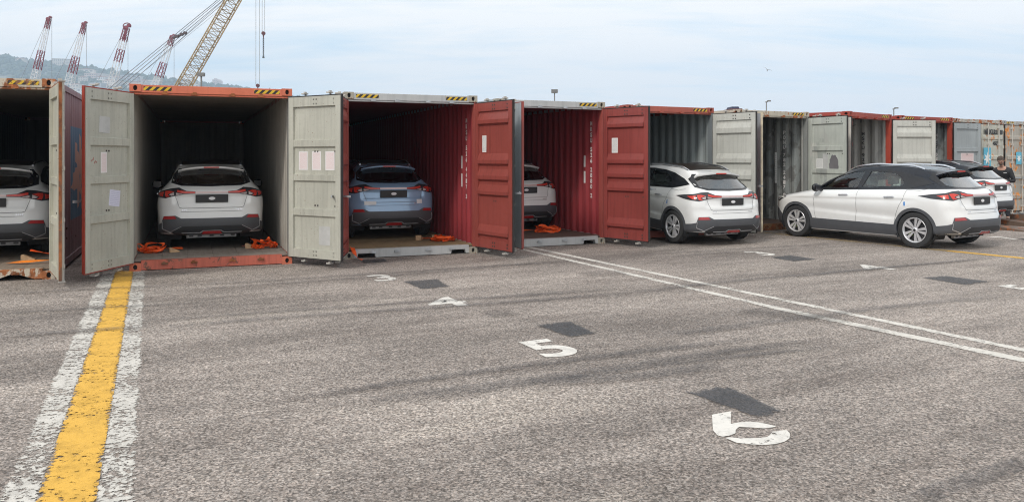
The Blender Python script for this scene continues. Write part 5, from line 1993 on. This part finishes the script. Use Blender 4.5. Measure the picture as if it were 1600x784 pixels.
def make_person(label, loc, rz, hands, head_tilt=0.35, lean=0.0, beard=True):
    """hands: wrist points in body space (front is -y); body space z up, 1.76 m tall"""
    root = empty('person', loc, rz)
    tag(root, label, 'person')
    L = lean
    hip = Vector((0, 0, .93)); waist = Vector((0, -.03 * L, 1.08)); chest = Vector((0, -.10 * L, 1.28)); sho = Vector((0, -.16 * L, 1.43))
    neck = Vector((0, -.20 * L - .02, 1.51)); head0 = neck + Vector((0, -.05 - .05 * head_tilt, .07)); head1 = head0 + Vector((0, -.05 * head_tilt, .10))
    V = [hip, waist, chest, sho, neck, head0]
    E = [(0, 1), (1, 2), (2, 3), (3, 4), (4, 5)]
    Rd = [(.155, .11), (.145, .105), (.16, .115), (.13, .09), .055, .05]
    J = {}
    for sg in (1, -1):
        i = len(V)
        knee = Vector((sg * .10, -.02, .50)); ank = Vector((sg * .11, .02, .09)); toe = Vector((sg * .125, -.15, .045))
        V += [Vector((sg * .09, 0, .86)), knee, ank, toe]
        Rd += [.085, .058, .040, .034]
        E += [(0, i), (i, i + 1), (i + 1, i + 2), (i + 2, i + 3)]
        i = len(V)
        s0 = sho + Vector((sg * .185, 0, -.02))
        wr = Vector(hands[0 if sg > 0 else 1])
        d = wr - s0
        mid = s0 + d * .5 + Vector((sg * .10, .06, -.12)).normalized() * math.sqrt(max(.02, .30 ** 2 - (d.length / 2) ** 2))
        hd = (wr - mid).normalized()
        palm = wr + hd * .07
        V += [s0, mid, wr, palm]
        Rd += [.060, .042, .028, (.034, .018)]
        E += [(3, i), (i, i + 1), (i + 1, i + 2), (i + 2, i + 3)]
        side = hd.cross(Vector((0, 0, 1))).normalized()
        dn = hd.cross(side).normalized()
        for k, (o_, ln) in enumerate(((-.030, .060), (-.010, .072), (.010, .068), (.030, .052))):
            j = len(V)
            a = palm + side * o_ + hd * .02
            V += [a, a + hd * ln * .6 + dn * .012, a + hd * ln * .85 + dn * .035]
            Rd += [.009, .0085, .0075]
            E += [(i + 3, j), (j, j + 1), (j + 1, j + 2)]
        j = len(V)
        a = wr + hd * .025 + side * (-.028 * sg)
        V += [a, a + side * (-.02 * sg) + hd * .035, a + side * (-.015 * sg) + hd * .06 + dn * .02]
        Rd += [.011, .010, .008]
        E += [(i + 2, j), (j, j + 1), (j + 1, j + 2)]
        J[sg] = (s0, mid, wr)
    body = skin_body('body', V, E, Rd, skin_m, root)
    # head joined to the same mesh: skull, jaw, nose, ears
    hb = MB()
    HM = Matrix.Translation(head1) @ Matrix.Rotation(head_tilt, 4, 'X')
    ell(hb, (0, 0, 0), (.076, .095, .112), 16, 12, 0, HM)
    ell(hb, (0, -.028, -.065), (.056, .060, .058), 12, 8, 0, HM)
    hb.add([(-.014, -.088, -.030), (.014, -.088, -.030), (0, -.118, -.034), (0, -.090, .022), (0, -.09, -.042)], [(0, 2, 3), (1, 3, 2), (0, 4, 2), (4, 1, 2)], 0, HM)
    for sg in (1, -1): ell(hb, (sg * .078, .008, -.008), (.012, .022, .034), 8, 6, 0, HM)
    hm = hb.mesh('body', skin_m, True)
    bm = bmesh.new(); bm.from_mesh(body.data); bm.from_mesh(hm); bm.to_mesh(body.data); bm.free()
    body.data.polygons.foreach_set('use_smooth', [True] * len(body.data.polygons))
    fb = MB()
    for sg in (1, -1):
        ell(fb, (sg * .030, -.083, .012), (.013, .010, .007), 8, 6, 0, HM)
        fb.box(sg * .030 - .018, sg * .030 + .018, -.098, -.084, .028, .034, 0, HM)
    fb.box(-.024, .024, -.095, -.080, -.066, -.060, 0, HM)
    o = fb.build('eyes_and_mouth', plain('face_detail', (0.07, 0.035, 0.03), 0.6), root)
    o['kind'] = 'stuff'
    h = MB()
    ell(h, (0, .008, .018), (.085, .102, .112), 18, 12, 0, HM, keep=lambda x, y, z: (z > .062 or (y > .0 and z > -.055)) and not (y < -.075 and z < .065))
    for i in range(60):
        r_ = random.Random(i); a = r_.uniform(0, 6.28); e = r_.uniform(.1, 1.3)
        c = Vector((.080 * math.cos(a) * math.cos(e), .008 + .095 * math.sin(a) * math.cos(e), .02 + .112 * math.sin(e)))
        if c.y < -.05 and c.z < .08: continue
        ell(h, c, (.016, .016, .010), 6, 4, 0, HM)
    h.build('hair', hair_m, root, smooth=True)
    if beard:
        h = MB()
        ell(h, (0, -.030, -.070), (.060, .066, .060), 14, 10, 0, HM, keep=lambda x, y, z: z < -.072 or (abs(x) > .035 and z < -.035))
        h.build('beard', plain('grey_beard', (0.22, 0.20, 0.19), 0.9, noise=0.4, nscale=80), root, smooth=True)
    # jacket over trunk and arms, trousers, shoes
    V = [Vector((0, 0, .86)), waist, chest, sho, neck + Vector((0, .005, -.01))]; E = [(0, 1), (1, 2), (2, 3), (3, 4)]
    Rd = [(.195, .140), (.185, .135), (.205, .145), (.165, .115), (.075, .075)]
    for sg in (1, -1):
        i = len(V); s0, mid, wr = J[sg]
        V += [s0, mid, mid.lerp(wr, .93)]; Rd += [.082, .062, .048]; E += [(3, i), (i, i + 1), (i + 1, i + 2)]
    jk = skin_body('jacket', V, E, Rd, jack_m, root, 2, 1)
    lb = MB(); lb.box(.05, .13, -.155 - .1 * L, -.135 - .1 * L, 1.335, 1.345); lb.build('chest_print', CARM['emblem'], jk)
    V = [Vector((0, 0, .95)), Vector((.10, 0, .84)), Vector((.105, -.02, .50)), Vector((.112, .02, .10)), Vector((-.10, 0, .84)), Vector((-.105, -.02, .50)), Vector((-.112, .02, .10))]
    skin_body('trousers', V, [(0, 1), (1, 2), (2, 3), (0, 4), (4, 5), (5, 6)], [(.165, .12), .105, .075, .062, .105, .075, .062], trou_m, root, 2, 0)
    for sg in (1, -1):
        s_ = MB(); ell(s_, (sg * .122, -.07, .045), (.050, .140, .048), 12, 8); s_.box(sg * .122 - .045, sg * .122 + .045, -.19, .06, 0, .02)
        s_.build('shoe', shoe_m, root, smooth=True, angle=50)
    return root


make_person('man with grey beard and black jacket looking down, standing behind the far black-roofed car', (13.79, 22.35, 0), R(-42),
            [(.10, -.34, 1.14), (-.08, -.34, 1.16)], 0.75, 0.9)
make_person('person in a black jacket cut off by the right edge, reaching towards the rusty container', (14.55, 22.0, 0), R(70),
            [(.20, -.46, .98), (-.12, -.50, 1.00)], 0.5, 1.6)
b = MB(); b.box(13.98, 14.22, 22.62, 22.64, 0.62, 1.20)
tag(b.build('paper_sheet', plain('white_board', (0.62, 0.61, 0.58), 0.7)), 'white rectangular board leaning beside the man, in front of the rusty container', 'board')

# ================================================================== lamp posts behind the row
lamp_grey = plain('lamp_grey', (0.16, 0.16, 0.155), 0.6)
for (x, y, Y, kind, lab) in ((314.5, 114, 62, 'box', 'lamp post with a square box head above the orange container'),
                             (866.5, 140, 82, 'box', 'lamp post with a flat head above the red container with numbers'),
                             (1197.5, 157, 92, 'arm', 'lamp post with a short right arm above the rust-streaked cream container'),
                             (1396.5, 168, 100, 'arm', 'rightmost lamp post, above the containers near the far cars')):
    top = at(x, y, Y); rt = empty('lamp_post', (top.x, Y, 0)); tag(rt, lab, 'lamp post', 'lamp posts behind the container row')
    H = top.z; k = Y / F
    b = MB(); b.tube((0, 0, 0), (0, 0, H - 2 * k), 1.5 * k if kind == 'box' and x < 400 else 1.0 * k, 10, r2=(1.3 if x < 400 else .8) * k); b.build('pole', lamp_grey, rt, smooth=True)
    b = MB()
    if kind == 'box':
        b.box(-5 * k, 5 * k, -3 * k, 3 * k, H - 5 * k, H); b.box(-4.6 * k, 4.6 * k, -3.2 * k, 3.2 * k, H - 5.6 * k, H - 5.05 * k)
    else:
        b.tube((0, 0, H - 3 * k), (3 * k, 0, H - 1.2 * k), .8 * k, 8); b.box(1.5 * k, 6.5 * k, -2 * k, 2 * k, H - 2 * k, H)
        b.tube((-1.8 * k, 0, H - 3 * k), (0, 0, H - 2 * k), .7 * k, 6)
    b.build('lamp_head', lamp_grey, rt)

# ================================================================== cranes
def lattice(b, A, B, w0, w1, n, r, mi=0, side=None, rd=None):
    """four-chord lattice from A to B, square section w0 -> w1"""
    A = Vector(A); B = Vector(B); d = (B - A).normalized()
    u = Vector(side).normalized() if side else d.cross(Vector((0, 1, 0))).normalized()
    v = d.cross(u).normalized()
    rd = rd or r * .6
    P = []
    for i in range(n + 1):
        t = i / n; w = w0 + (w1 - w0) * t; c = A.lerp(B, t)
        P.append([c + u * w / 2 * a + v * w / 2 * e for a, e in ((-1, -1), (1, -1), (1, 1), (-1, 1))])
    for k in range(4):
        b.tube(P[0][k], P[n][k], r, 5, mi)
    for i in range(n):
        for k in range(4):
            j = (k + 1) % 4
            if i % 2: b.tube(P[i][k], P[i + 1][j], rd, 3, mi, cap=False)
            else: b.tube(P[i][j], P[i + 1][k], rd, 3, mi, cap=False)
            b.tube(P[i][k], P[i][j], rd, 3, mi, cap=False)


cr_red = plain('crane_red', (0.19, 0.016, 0.030), 0.5, noise=0.2, nscale=1)
cr_white = plain('crane_white', (0.62, 0.63, 0.65), 0.5, noise=0.1, nscale=1)
cr_rope = plain('crane_rope', (0.20, 0.20, 0.22), 0.6)
cr_body = plain('crane_house', (0.45, 0.45, 0.46), 0.6)
for (tip, low, Y, cuts, wt, wb, rope_x, rope_y, lab) in (
        ((76.5, 30), (55, 122), 210, (0, .17, .54, .86, 1.0), 6, 12, 81, 125, 'leftmost of the red-and-white harbour cranes'),
        ((132, 38), (108, 132), 200, (0, .17, .54, .82, 1.0), 6, 14, 135, 105, 'second red-and-white harbour crane from the left'),
        ((198, 44), (177, 125), 195, (0, .26, .42, .66, 1.0), 9, 13, 200, 118, 'red-and-white harbour crane with the thick red looped head'),
        ((269.5, 58), (246, 128), 215, (0, .20, .58, .90, 1.0), 7, 13, 272, 128, 'rightmost red-and-white harbour crane, behind the ropes of the yellow boom')):
    k = Y / F
    T = at(*tip, Y); Lo = at(*low, Y)
    d = (T - Lo).normalized()
    foot = Lo - d * ((Lo.z - 8) / d.z)
    root = empty('harbour_crane', (foot.x - 3, Y, 0)); tag(root, lab, 'crane', 'red-and-white harbour cranes beyond the containers')
    o0 = Vector(root.location)
    L = T - Lo
    for i in range(4):
        a = T - L * cuts[i]; c = T - L * cuts[i + 1]
        col = cr_red if i % 2 == 0 else cr_white
        w_a = (wt + (wb - wt) * cuts[i]) * k * .74; w_c = (wt + (wb - wt) * cuts[i + 1]) * k * .74
        b = MB(); lattice(b, a - o0, c - o0, w_a, w_c, max(3, int((a - c).length / (w_a * 1.2))), (.72 if i % 2 == 0 else .50) * k, rd=(.38 if i % 2 == 0 else .26) * k)
        b.build('boom_section', col, root)
    b = MB(); lattice(b, Lo - o0, foot - o0, wb * k * .74, wb * .9 * k, 10, .5 * k, rd=.28 * k); b.build('boom_section', cr_white, root)
    b = MB()                                                       # sheave head
    hd = T - o0
    big = 1.35 if wt == 9 else 1.0
    b.tube(hd + Vector((-1.5 * k, -2 * k, 0)), hd + Vector((-1.5 * k, 2 * k, 0)), 2.5 * k * big, 14)
    b.tube(hd + Vector((2.2 * k * big, -2 * k, 2.5 * k * big)), hd + Vector((2.2 * k * big, 2 * k, 2.5 * k * big)), 1.9 * k * big, 14)
    b.tube(hd - d * 14 * k * (big if big > 1 else .6), hd + d * 2 * k, 2.2 * k * big, 6, r2=1.6 * k)
    b.build('boom_head', cr_red, root, smooth=True, angle=40)
    if big > 1:
        b = MB()
        for i in range(18):
            a0, a1 = R(-30 + 230 * i / 18), R(-30 + 230 * (i + 1) / 18)
            c = hd + Vector((.5 * k, 0, 3 * k))
            b.tube(c + Vector((math.cos(a0) * 6 * k, 0, math.sin(a0) * 4.5 * k)), c + Vector((math.cos(a1) * 6 * k, 0, math.sin(a1) * 4.5 * k)), .8 * k, 6)
        b.build('head_loop', cr_red, root, smooth=True)
    b = MB(); rt_ = at(rope_x, tip[1] - 2, Y) - o0; rb = at(rope_x, rope_y, Y) - o0
    b.tube(rt_, rb, .28 * k, 4)
    b.tube(T - o0 + Vector((-2 * k, 0, 0)), Vector((-2, 0, 12)), .22 * k, 4)
    b.build('hoist_rope', cr_rope, root)
    b = MB(); b.box(-7, 5, -3, 3, 5, 9.5); b.box(-5, -3, -2, 2, 9.51, 12); b.build('crane_house', cr_body, root)
    b = MB()
    for sx_ in (-5, 5):
        for sy_ in (-5, 5): b.tube((sx_ * 1.0, sy_, 0), (sx_ * .4, sy_ * .4, 5), .5, 8)
    b.build('portal_leg', cr_red, root, stuff=True)

# the big yellow lattice boom with its ropes and hooks
Yb = 95.0
kb = Yb / F
ycol = plain('boom_ochre', (0.33, 0.235, 0.115), 0.6, noise=0.3, nscale=0.5)
dkr = plain('hook_maroon', (0.10, 0.03, 0.035), 0.6)
LoB = at(287, 134, Yb); HiB = at(391, -46, Yb)
dB = (HiB - LoB).normalized(); footB = LoB - dB * ((LoB.z - 2.2) / dB.z)
root = empty('lattice_boom_crane', (footB.x - 3, Yb, 0))
tag(root, 'big ochre lattice boom crane leaning right behind the orange-framed container', 'crane')
o0 = Vector(root.location)
b = MB()
uu = Vector((0.88, 0.47, 0)); uu = (uu - dB * uu.dot(dB)).normalized()
lattice(b, footB - o0, HiB - o0, 19.5 * kb, 18.5 * kb, 40, .95 * kb, side=uu, rd=.48 * kb)
b.build('boom', ycol, root)
b = MB()
for (x0, y0, x1, y1, r_) in ((165, 143, 338, 2, .55), (172, 143, 342, 2, .45), (180, 143, 347, 2, .55), (188, 143, 352, 3, .45), (262, 80, 345, 5, .3), (215, 120, 336, 22, .22)):
    A = at(x0, y0, Yb + 1); B = at(x1, y1, Yb + 1); dd_ = (B - A)
    b.tube(A - dd_ * .06 - o0, B + dd_ * .22 - o0, r_ * kb, 5)
b.build('pendant_rope', plain('pendant_grey', (0.20, 0.21, 0.235), 0.6), root, stuff=True)
b = MB()
for (x, y0) in ((399.8, 132), (405.6, 132), (409.6, 50), (413.6, 50)):
    b.tube(at(x, -52, Yb) - o0, at(x, y0, Yb) - o0, .36 * kb, 4)
b.build('hoist_rope', plain('hoist_grey', (0.24, 0.25, 0.27), 0.6), root, stuff=True)
b = MB()
for (x, y) in ((277, 57), (284, 54), (289, 52)):
    c = at(x, y, Yb + 1) - o0
    b.tube(c + Vector((0, -.15, 0)), c + Vector((0, .15, 0)), 2.6 * kb, 8)
b.tube(at(271, 60, Yb + 1) - o0, at(292, 51, Yb + 1) - o0, 1.6 * kb, 6)
b.build('rope_spreader', plain('spreader_dark', (0.09, 0.07, 0.075), 0.7), root)
b = MB()
c = at(402.8, 134, Yb) - o0
b.tube(c + Vector((0, -.12, 0)), c + Vector((0, .12, 0)), 2.8 * kb, 14)
b.tube(c, c + Vector((0, 0, -6 * kb)), 1.3 * kb, 8, r2=.6 * kb)
b.build('hook_block', dkr, root, smooth=True, angle=40)
b = MB()
c = at(411.6, 52.5, Yb) - o0
b.tube(c + Vector((0, -.12, 0)), c + Vector((0, .12, 0)), 2.9 * kb, 14)
b.tube(c, c + Vector((0, 0, -7 * kb)), 1.8 * kb, 8, r2=.6 * kb)
b.build('hook_block', dkr, root, smooth=True, angle=40)
b = MB()
for i in range(9):
    z0 = c.z - (7 + i * 3.3) * kb
    w = 1.0 * kb
    for sg in (1, -1):
        b.tube((c.x + sg * w * .5, c.y, z0), (c.x + sg * w * .7, c.y, z0 - 3.3 * kb), .5 * kb, 5)
b.box(c.x - 1.3 * kb, c.x + 1.3 * kb, c.y - .1, c.y + .1, c.z - 38.5 * kb, c.z - 36.5 * kb)
b.build('chain', plain('chain_dark', (0.05, 0.05, 0.055), 0.5, 0.4), root)
b = MB(); b.box(-4.5, 1.5, -1.6, 1.6, 1.4, 4.2); b.box(1.0, 3.0, -1.8, -.2, 1.6, 3.9); b.build('crane_house', cr_body, root)
b = MB()
for sy_ in (-2.2, 1.4): b.box(-4, 4, sy_, sy_ + .8, 0, 1.1)
b.box(-3, 3, -1.4, 1.4, .9, 1.39)
b.build('crawler_track', M['dark_gap'], root, stuff=True)

# ship funnel far beyond the fifth and sixth containers, with the rusty fittings around it
fx = at(1145, 172, 120); root = empty('ship_funnel', (fx.x, 120, 0)); tag(root, 'dark blue and maroon ship funnel just showing over the grey ribbed door', 'ship funnel')
k = 120 / F
b = MB(); b.box(-9 * k, 9 * k, -2, 2, 0, CAMH + (HOR - 171) * k); b.build('funnel_base', plain('funnel_maroon', (0.12, 0.05, 0.05), 0.7), root)
b = MB(); b.box(-5.5 * k, 5.5 * k, -1.5, 1.5, CAMH + (HOR - 171) * k + .001, CAMH + (HOR - 168.4) * k)
for i in range(5): b.box((-5 + 2.2 * i) * k, (-3.9 + 2.2 * i) * k, -1.4, 1.4, CAMH + (HOR - 168.4) * k + .001, CAMH + (HOR - 167.6) * k)
b.build('funnel_top', plain('funnel_navy', (0.03, 0.035, 0.09), 0.6), root)

# gull
gl = at(1199, 110, 70); root = empty('gull', gl); tag(root, 'small gull gliding in the sky above the right half of the row', 'bird')
k = 70 / F
b = MB(); ell(b, (0, 0, 0), (.26, .09, .08), 10, 8); ell(b, (.25, 0, .03), (.07, .05, .05), 8, 6); b.prism([(-.25, -.05), (-.42, -.09), (-.42, .09), (-.25, .05)], 'z', -.01, .01)
bo = b.build('body', plain('gull_white', (0.35, 0.36, 0.37), 0.7), root, smooth=True)
for sg in (1, -1):
    b = MB()
    P = [(.10, 0, .04), (-.12, 0, .04), (-.10, sg * .33, .20), (-.24, sg * .68, .12), (-.02, sg * .36, .22)]
    b.add(P + [(p[0], p[1], p[2] - .015) for p in P], [(0, 1, 2, 4), (4, 2, 3), (5, 9, 7, 6), (9, 8, 7), (0, 4, 9, 5), (4, 3, 8, 9), (1, 6, 7, 2), (2, 7, 8, 3)])
    b.build('wing', plain('gull_wing', (0.16, 0.16, 0.17), 0.7), root)
root.rotation_euler = (R(28), R(8), R(70)); root.scale = (.62,) * 3

# ================================================================== the hillside town
ridge = [(-420, 74), (-200, 80), (0, 89), (22, 92), (37, 95), (60, 100), (75, 100), (90, 102), (127, 105), (150, 109), (172, 112), (195, 115), (225, 119), (245, 120), (262, 125),
         (290, 127), (310, 131), (335, 135), (370, 139), (420, 146), (480, 158), (560, 180), (700, 205), (900, 225), (1100, 240)]
YR = 1900.0
nrg = np.random.RandomState(3)
xs_ = np.arange(-420, 1101, 6.0)
ry = np.interp(xs_, [p[0] for p in ridge], [p[1] for p in ridge])
b = MB(); vs = []
NR = 26
wav = [(nrg.uniform(.01, .06), nrg.uniform(0, 6.28), nrg.uniform(2, 9)) for _ in range(8)]
def hill(xp, t):
    """xp: photo column of the ridge point, t: 0 foot .. 1 ridge"""
    top = (HOR - np.interp(xp, [p[0] for p in ridge], [p[1] for p in ridge])) / F * YR + CAMH
    X = (xp - 800) / F * YR
    Y = 1150 + (YR - 1150) * t
    s_ = t ** 0.9
    z = top * s_ * (1 + 0.0)
    z += sum(a[2] * math.sin(X * a[0] * .3 + a[1] + t * 9) for a in wav) * (1 - t) * t * 2.2
    return Vector((X * (0.62 + .38 * t), Y, max(z, -2)))
for xp in xs_:
    for j in range(NR): vs.append(hill(xp, j / (NR - 1)))
    vs.append(hill(xp, 1.0) + Vector((0, 300, -60)))
n = NR + 1
fs = [(i * n + j, (i + 1) * n + j, (i + 1) * n + j + 1, i * n + j + 1) for i in range(len(xs_) - 1) for j in range(n - 1)]
b.add(vs, fs)
hm, nt, pb = new_mat('hill_ground')
co = nt.n('ShaderNodeNewGeometry').outputs['Position']
c = nt.mix(nt.remap(nt.noise(co, 0.012, 5, 0.6), 0.35, 0.65), (0.045, 0.062, 0.035), (0.10, 0.11, 0.065))
c = nt.mix(nt.remap(nt.noise(nt.map(co, scale=(.03, .03, .08)), 1.0, 5, 0.6), 0.58, 0.68), c, (0.24, 0.22, 0.18))
nt.put(pb.inputs['Base Color'], c); pb.inputs['Roughness'].default_value = 0.95
tag(b.build('hill', hm, smooth=True, recalc=False), kind='structure')

# tree cover of the hill: many small leafy clumps, one mass
r_ = random.Random(11)
b = MB()
ico = bmesh.new(); bmesh.ops.create_icosphere(ico, subdivisions=1, radius=1.0)
iv = [tuple(v.co) for v in ico.verts]; ifc = [tuple(v.index for v in f.verts) for f in ico.faces]; ico.free()
for i in range(7600):
    xp = r_.uniform(-300, 470) if i % 3 else r_.uniform(470, 1000); t = r_.random() ** .8
    if i < 900: t = r_.uniform(.985, 1.0)
    p = hill(xp, t)
    if p.z < 20: continue
    s_ = r_.uniform(3.5, 7.5) if i >= 900 else r_.uniform(2.0, 5.5)
    sz = s_ * r_.uniform(.6, 1.25)
    if i < 900 and r_.random() < .12: sz *= 1.7; s_ *= .7
    vv = [(p.x + v[0] * s_ * r_.uniform(.75, 1.25), p.y + v[1] * s_, p.z + sz * .4 + v[2] * sz * r_.uniform(.75, 1.25)) for v in iv]
    b.add(vv, ifc)
wm, nt, pb = new_mat('hill_foliage')
co = nt.n('ShaderNodeNewGeometry').outputs['Position']
c = nt.mix(nt.remap(nt.noise(co, 0.06, 4, 0.7), 0.35, 0.65), (0.028, 0.048, 0.024), (0.075, 0.10, 0.045))
nt.put(pb.inputs['Base Color'], c); pb.inputs['Roughness'].default_value = 0.95
tag(b.build('hillside_trees', wm, recalc=False), 'dense tree cover on the hill behind the cranes', 'trees', kind='stuff')

wall_cols = [plain('house_white', (0.62, 0.60, 0.57), 0.8), plain('house_cream', (0.55, 0.49, 0.42), 0.8), plain('house_rose', (0.50, 0.40, 0.36), 0.8), plain('house_grey', (0.40, 0.40, 0.40), 0.8)]
pane = plain('dark_windows', (0.06, 0.07, 0.085), 0.3)
roofc = plain('roof_red', (0.30, 0.13, 0.08), 0.8)


used_labels = {}
def house_label(xp, t, col, roof, w):
    size = 'wide' if w > 28 else 'mid-sized' if w > 22 else 'small'
    pos = ('left of the first crane' if xp < 55 else 'between the first two cranes' if xp < 110 else 'just right of the second crane' if xp < 135 else
           'midway between second and third crane' if xp < 165 else 'beside the third crane' if xp < 190 else 'right of the third crane' if xp < 215 else
           'between the ropes and the fourth crane' if xp < 240 else 'right of the fourth crane' if xp < 270 else 'behind the foot of the ochre boom')
    lev = 'low' if t < .6 else 'halfway up' if t < .72 else 'high' if t < .82 else 'near the ridge'
    rf = 'red-roofed' if roof else 'flat-roofed'
    lab = '%s %s %s house, %s, %s' % (size, rf, col, lev, pos)
    if lab in used_labels: lab = 'second ' + lab.replace('the foot of ', '').replace('just ', '')
    used_labels[lab] = 1
    return lab


def house(xp, t, w, h, floors, cols, lab, mat, roof=None, zoff=0.0, cat='building', grp='pale buildings on the hillside'):
    p = hill(xp, t)
    rt = empty('hillside_building', (p.x, p.y - 4, p.z - 1.5 + zoff), R(r_.uniform(-18, 18)))
    tag(rt, lab, cat, grp)
    d = w * .7
    b = MB(); b.box(-w / 2, w / 2, -d / 2, d / 2, -12, h); b.box(-w / 2 - .4, w / 2 + .4, -d / 2 - .4, d / 2 + .4, h + .01, h + .7)
    b.build('wall', mat, rt)
    wb_ = MB()
    for i in range(floors):
        for j in range(cols):
            x = -w / 2 + w * (j + .5) / cols; z = h * (i + .35) / floors
            wb_.box(x - w / cols * .28, x + w / cols * .28, -d / 2 - .12, -d / 2 + .3, z, z + h / floors * .42)
    o = wb_.build('window', pane, rt, stuff=True)
    if roof:
        b = MB(); b.prism([(-w / 2 - .6, h + .71), (w / 2 + .6, h + .71), (0, h + 3.2)], 'y', -d / 2 - .6, d / 2 + .6); b.build('roof', roof, rt)


desc = ['white', 'cream', 'rose', 'grey']
zones = [(128, 142, .80), (150, 108 + 34, .80)]
spots = [(131, .86), (140, .84), (156, .84), (186, .82), (218, .88), (232, .86), (243, .84), (205, .86), (175, .76), (166, .68), (150, .70), (136, .66), (190, .70), (214, .74),
         (230, .72), (250, .76), (262, .80), (274, .78), (285, .84), (298, .82), (296, .92), (240, .66), (205, .62), (182, .60), (160, .58), (128, .56), (145, .54), (222, .58),
         (258, .64), (272, .62), (36, .93), (20, .5), (60, .6), (305, .9), (140, .46), (170, .48), (196, .50), (236, .50), (282, .70)]
for i, (xp, t) in enumerate(spots):
    w = r_.uniform(17, 34); h = r_.uniform(9, 17)
    ci = r_.choice([0, 0, 0, 1, 1, 2, 3])
    rf_ = roofc if r_.random() < .3 else None
    house(xp, t, w, h, r_.choice([2, 3, 3]), r_.choice([3, 4, 5]), house_label(xp, t, desc[ci], rf_, w), wall_cols[ci], rf_)
house(157, .80, 34, 10, 3, 9, 'long low cream building in a clearing on the hillside', wall_cols[1])
house(100, .985, 40, 17, 5, 10, 'broad pale hotel block crowning the ridge between the first two cranes', wall_cols[1])
house(112, .985, 18, 14, 4, 5, 'lower wing of the hotel on the ridge, at its right', wall_cols[3])
# hazy pair of tower blocks further right
for xt, wpx, ytop, lab in ((337, 7, 124.5, 'left one of two hazy tower blocks behind the orange header'), (343.5, 6, 126.5, 'right one of two hazy tower blocks behind the orange header')):
    Yt = 2300.0; k = Yt / F
    p = at(xt, ytop, Yt); rt = empty('tower_block', (p.x, Yt, 0)); tag(rt, lab, 'tower block', 'hazy tower blocks beyond the hill')
    b = MB(); b.box(-wpx * k / 2, wpx * k / 2, -8, 8, 0, p.z); b.box(-wpx * k / 4, wpx * k / 4, -4, 4, p.z + .01, p.z + 3); b.build('wall', wall_cols[2], rt)
    wb_ = MB()
    for i in range(22):
        for j in range(3):
            x = (-wpx / 2 + wpx * (j + .5) / 3) * k; z = p.z - 6 - i * 5
            wb_.box(x - wpx * k / 3 * .27, x + wpx * k / 3 * .27, -8.2, -7.8, z, z + 2.6)
    wb_.build('window', pane, rt, stuff=True)

# ================================================================== the air
b = MB(); b.box(-2450, 2450, -110, 2450, -14, 300)
hz = bpy.data.materials.new('haze'); hz.use_nodes = True
hz.node_tree.nodes.clear()
nt = NT(hz.node_tree)
pv = nt.n('ShaderNodeVolumePrincipled', {'Color': (0.64, 0.81, 1.0, 1), 'Density': 0.00040, 'Anisotropy': 0.2})
nt.n('ShaderNodeOutputMaterial', {'Volume': pv.outputs[0]})
ho = b.build('haze', hz)
tag(ho, kind='stuff')
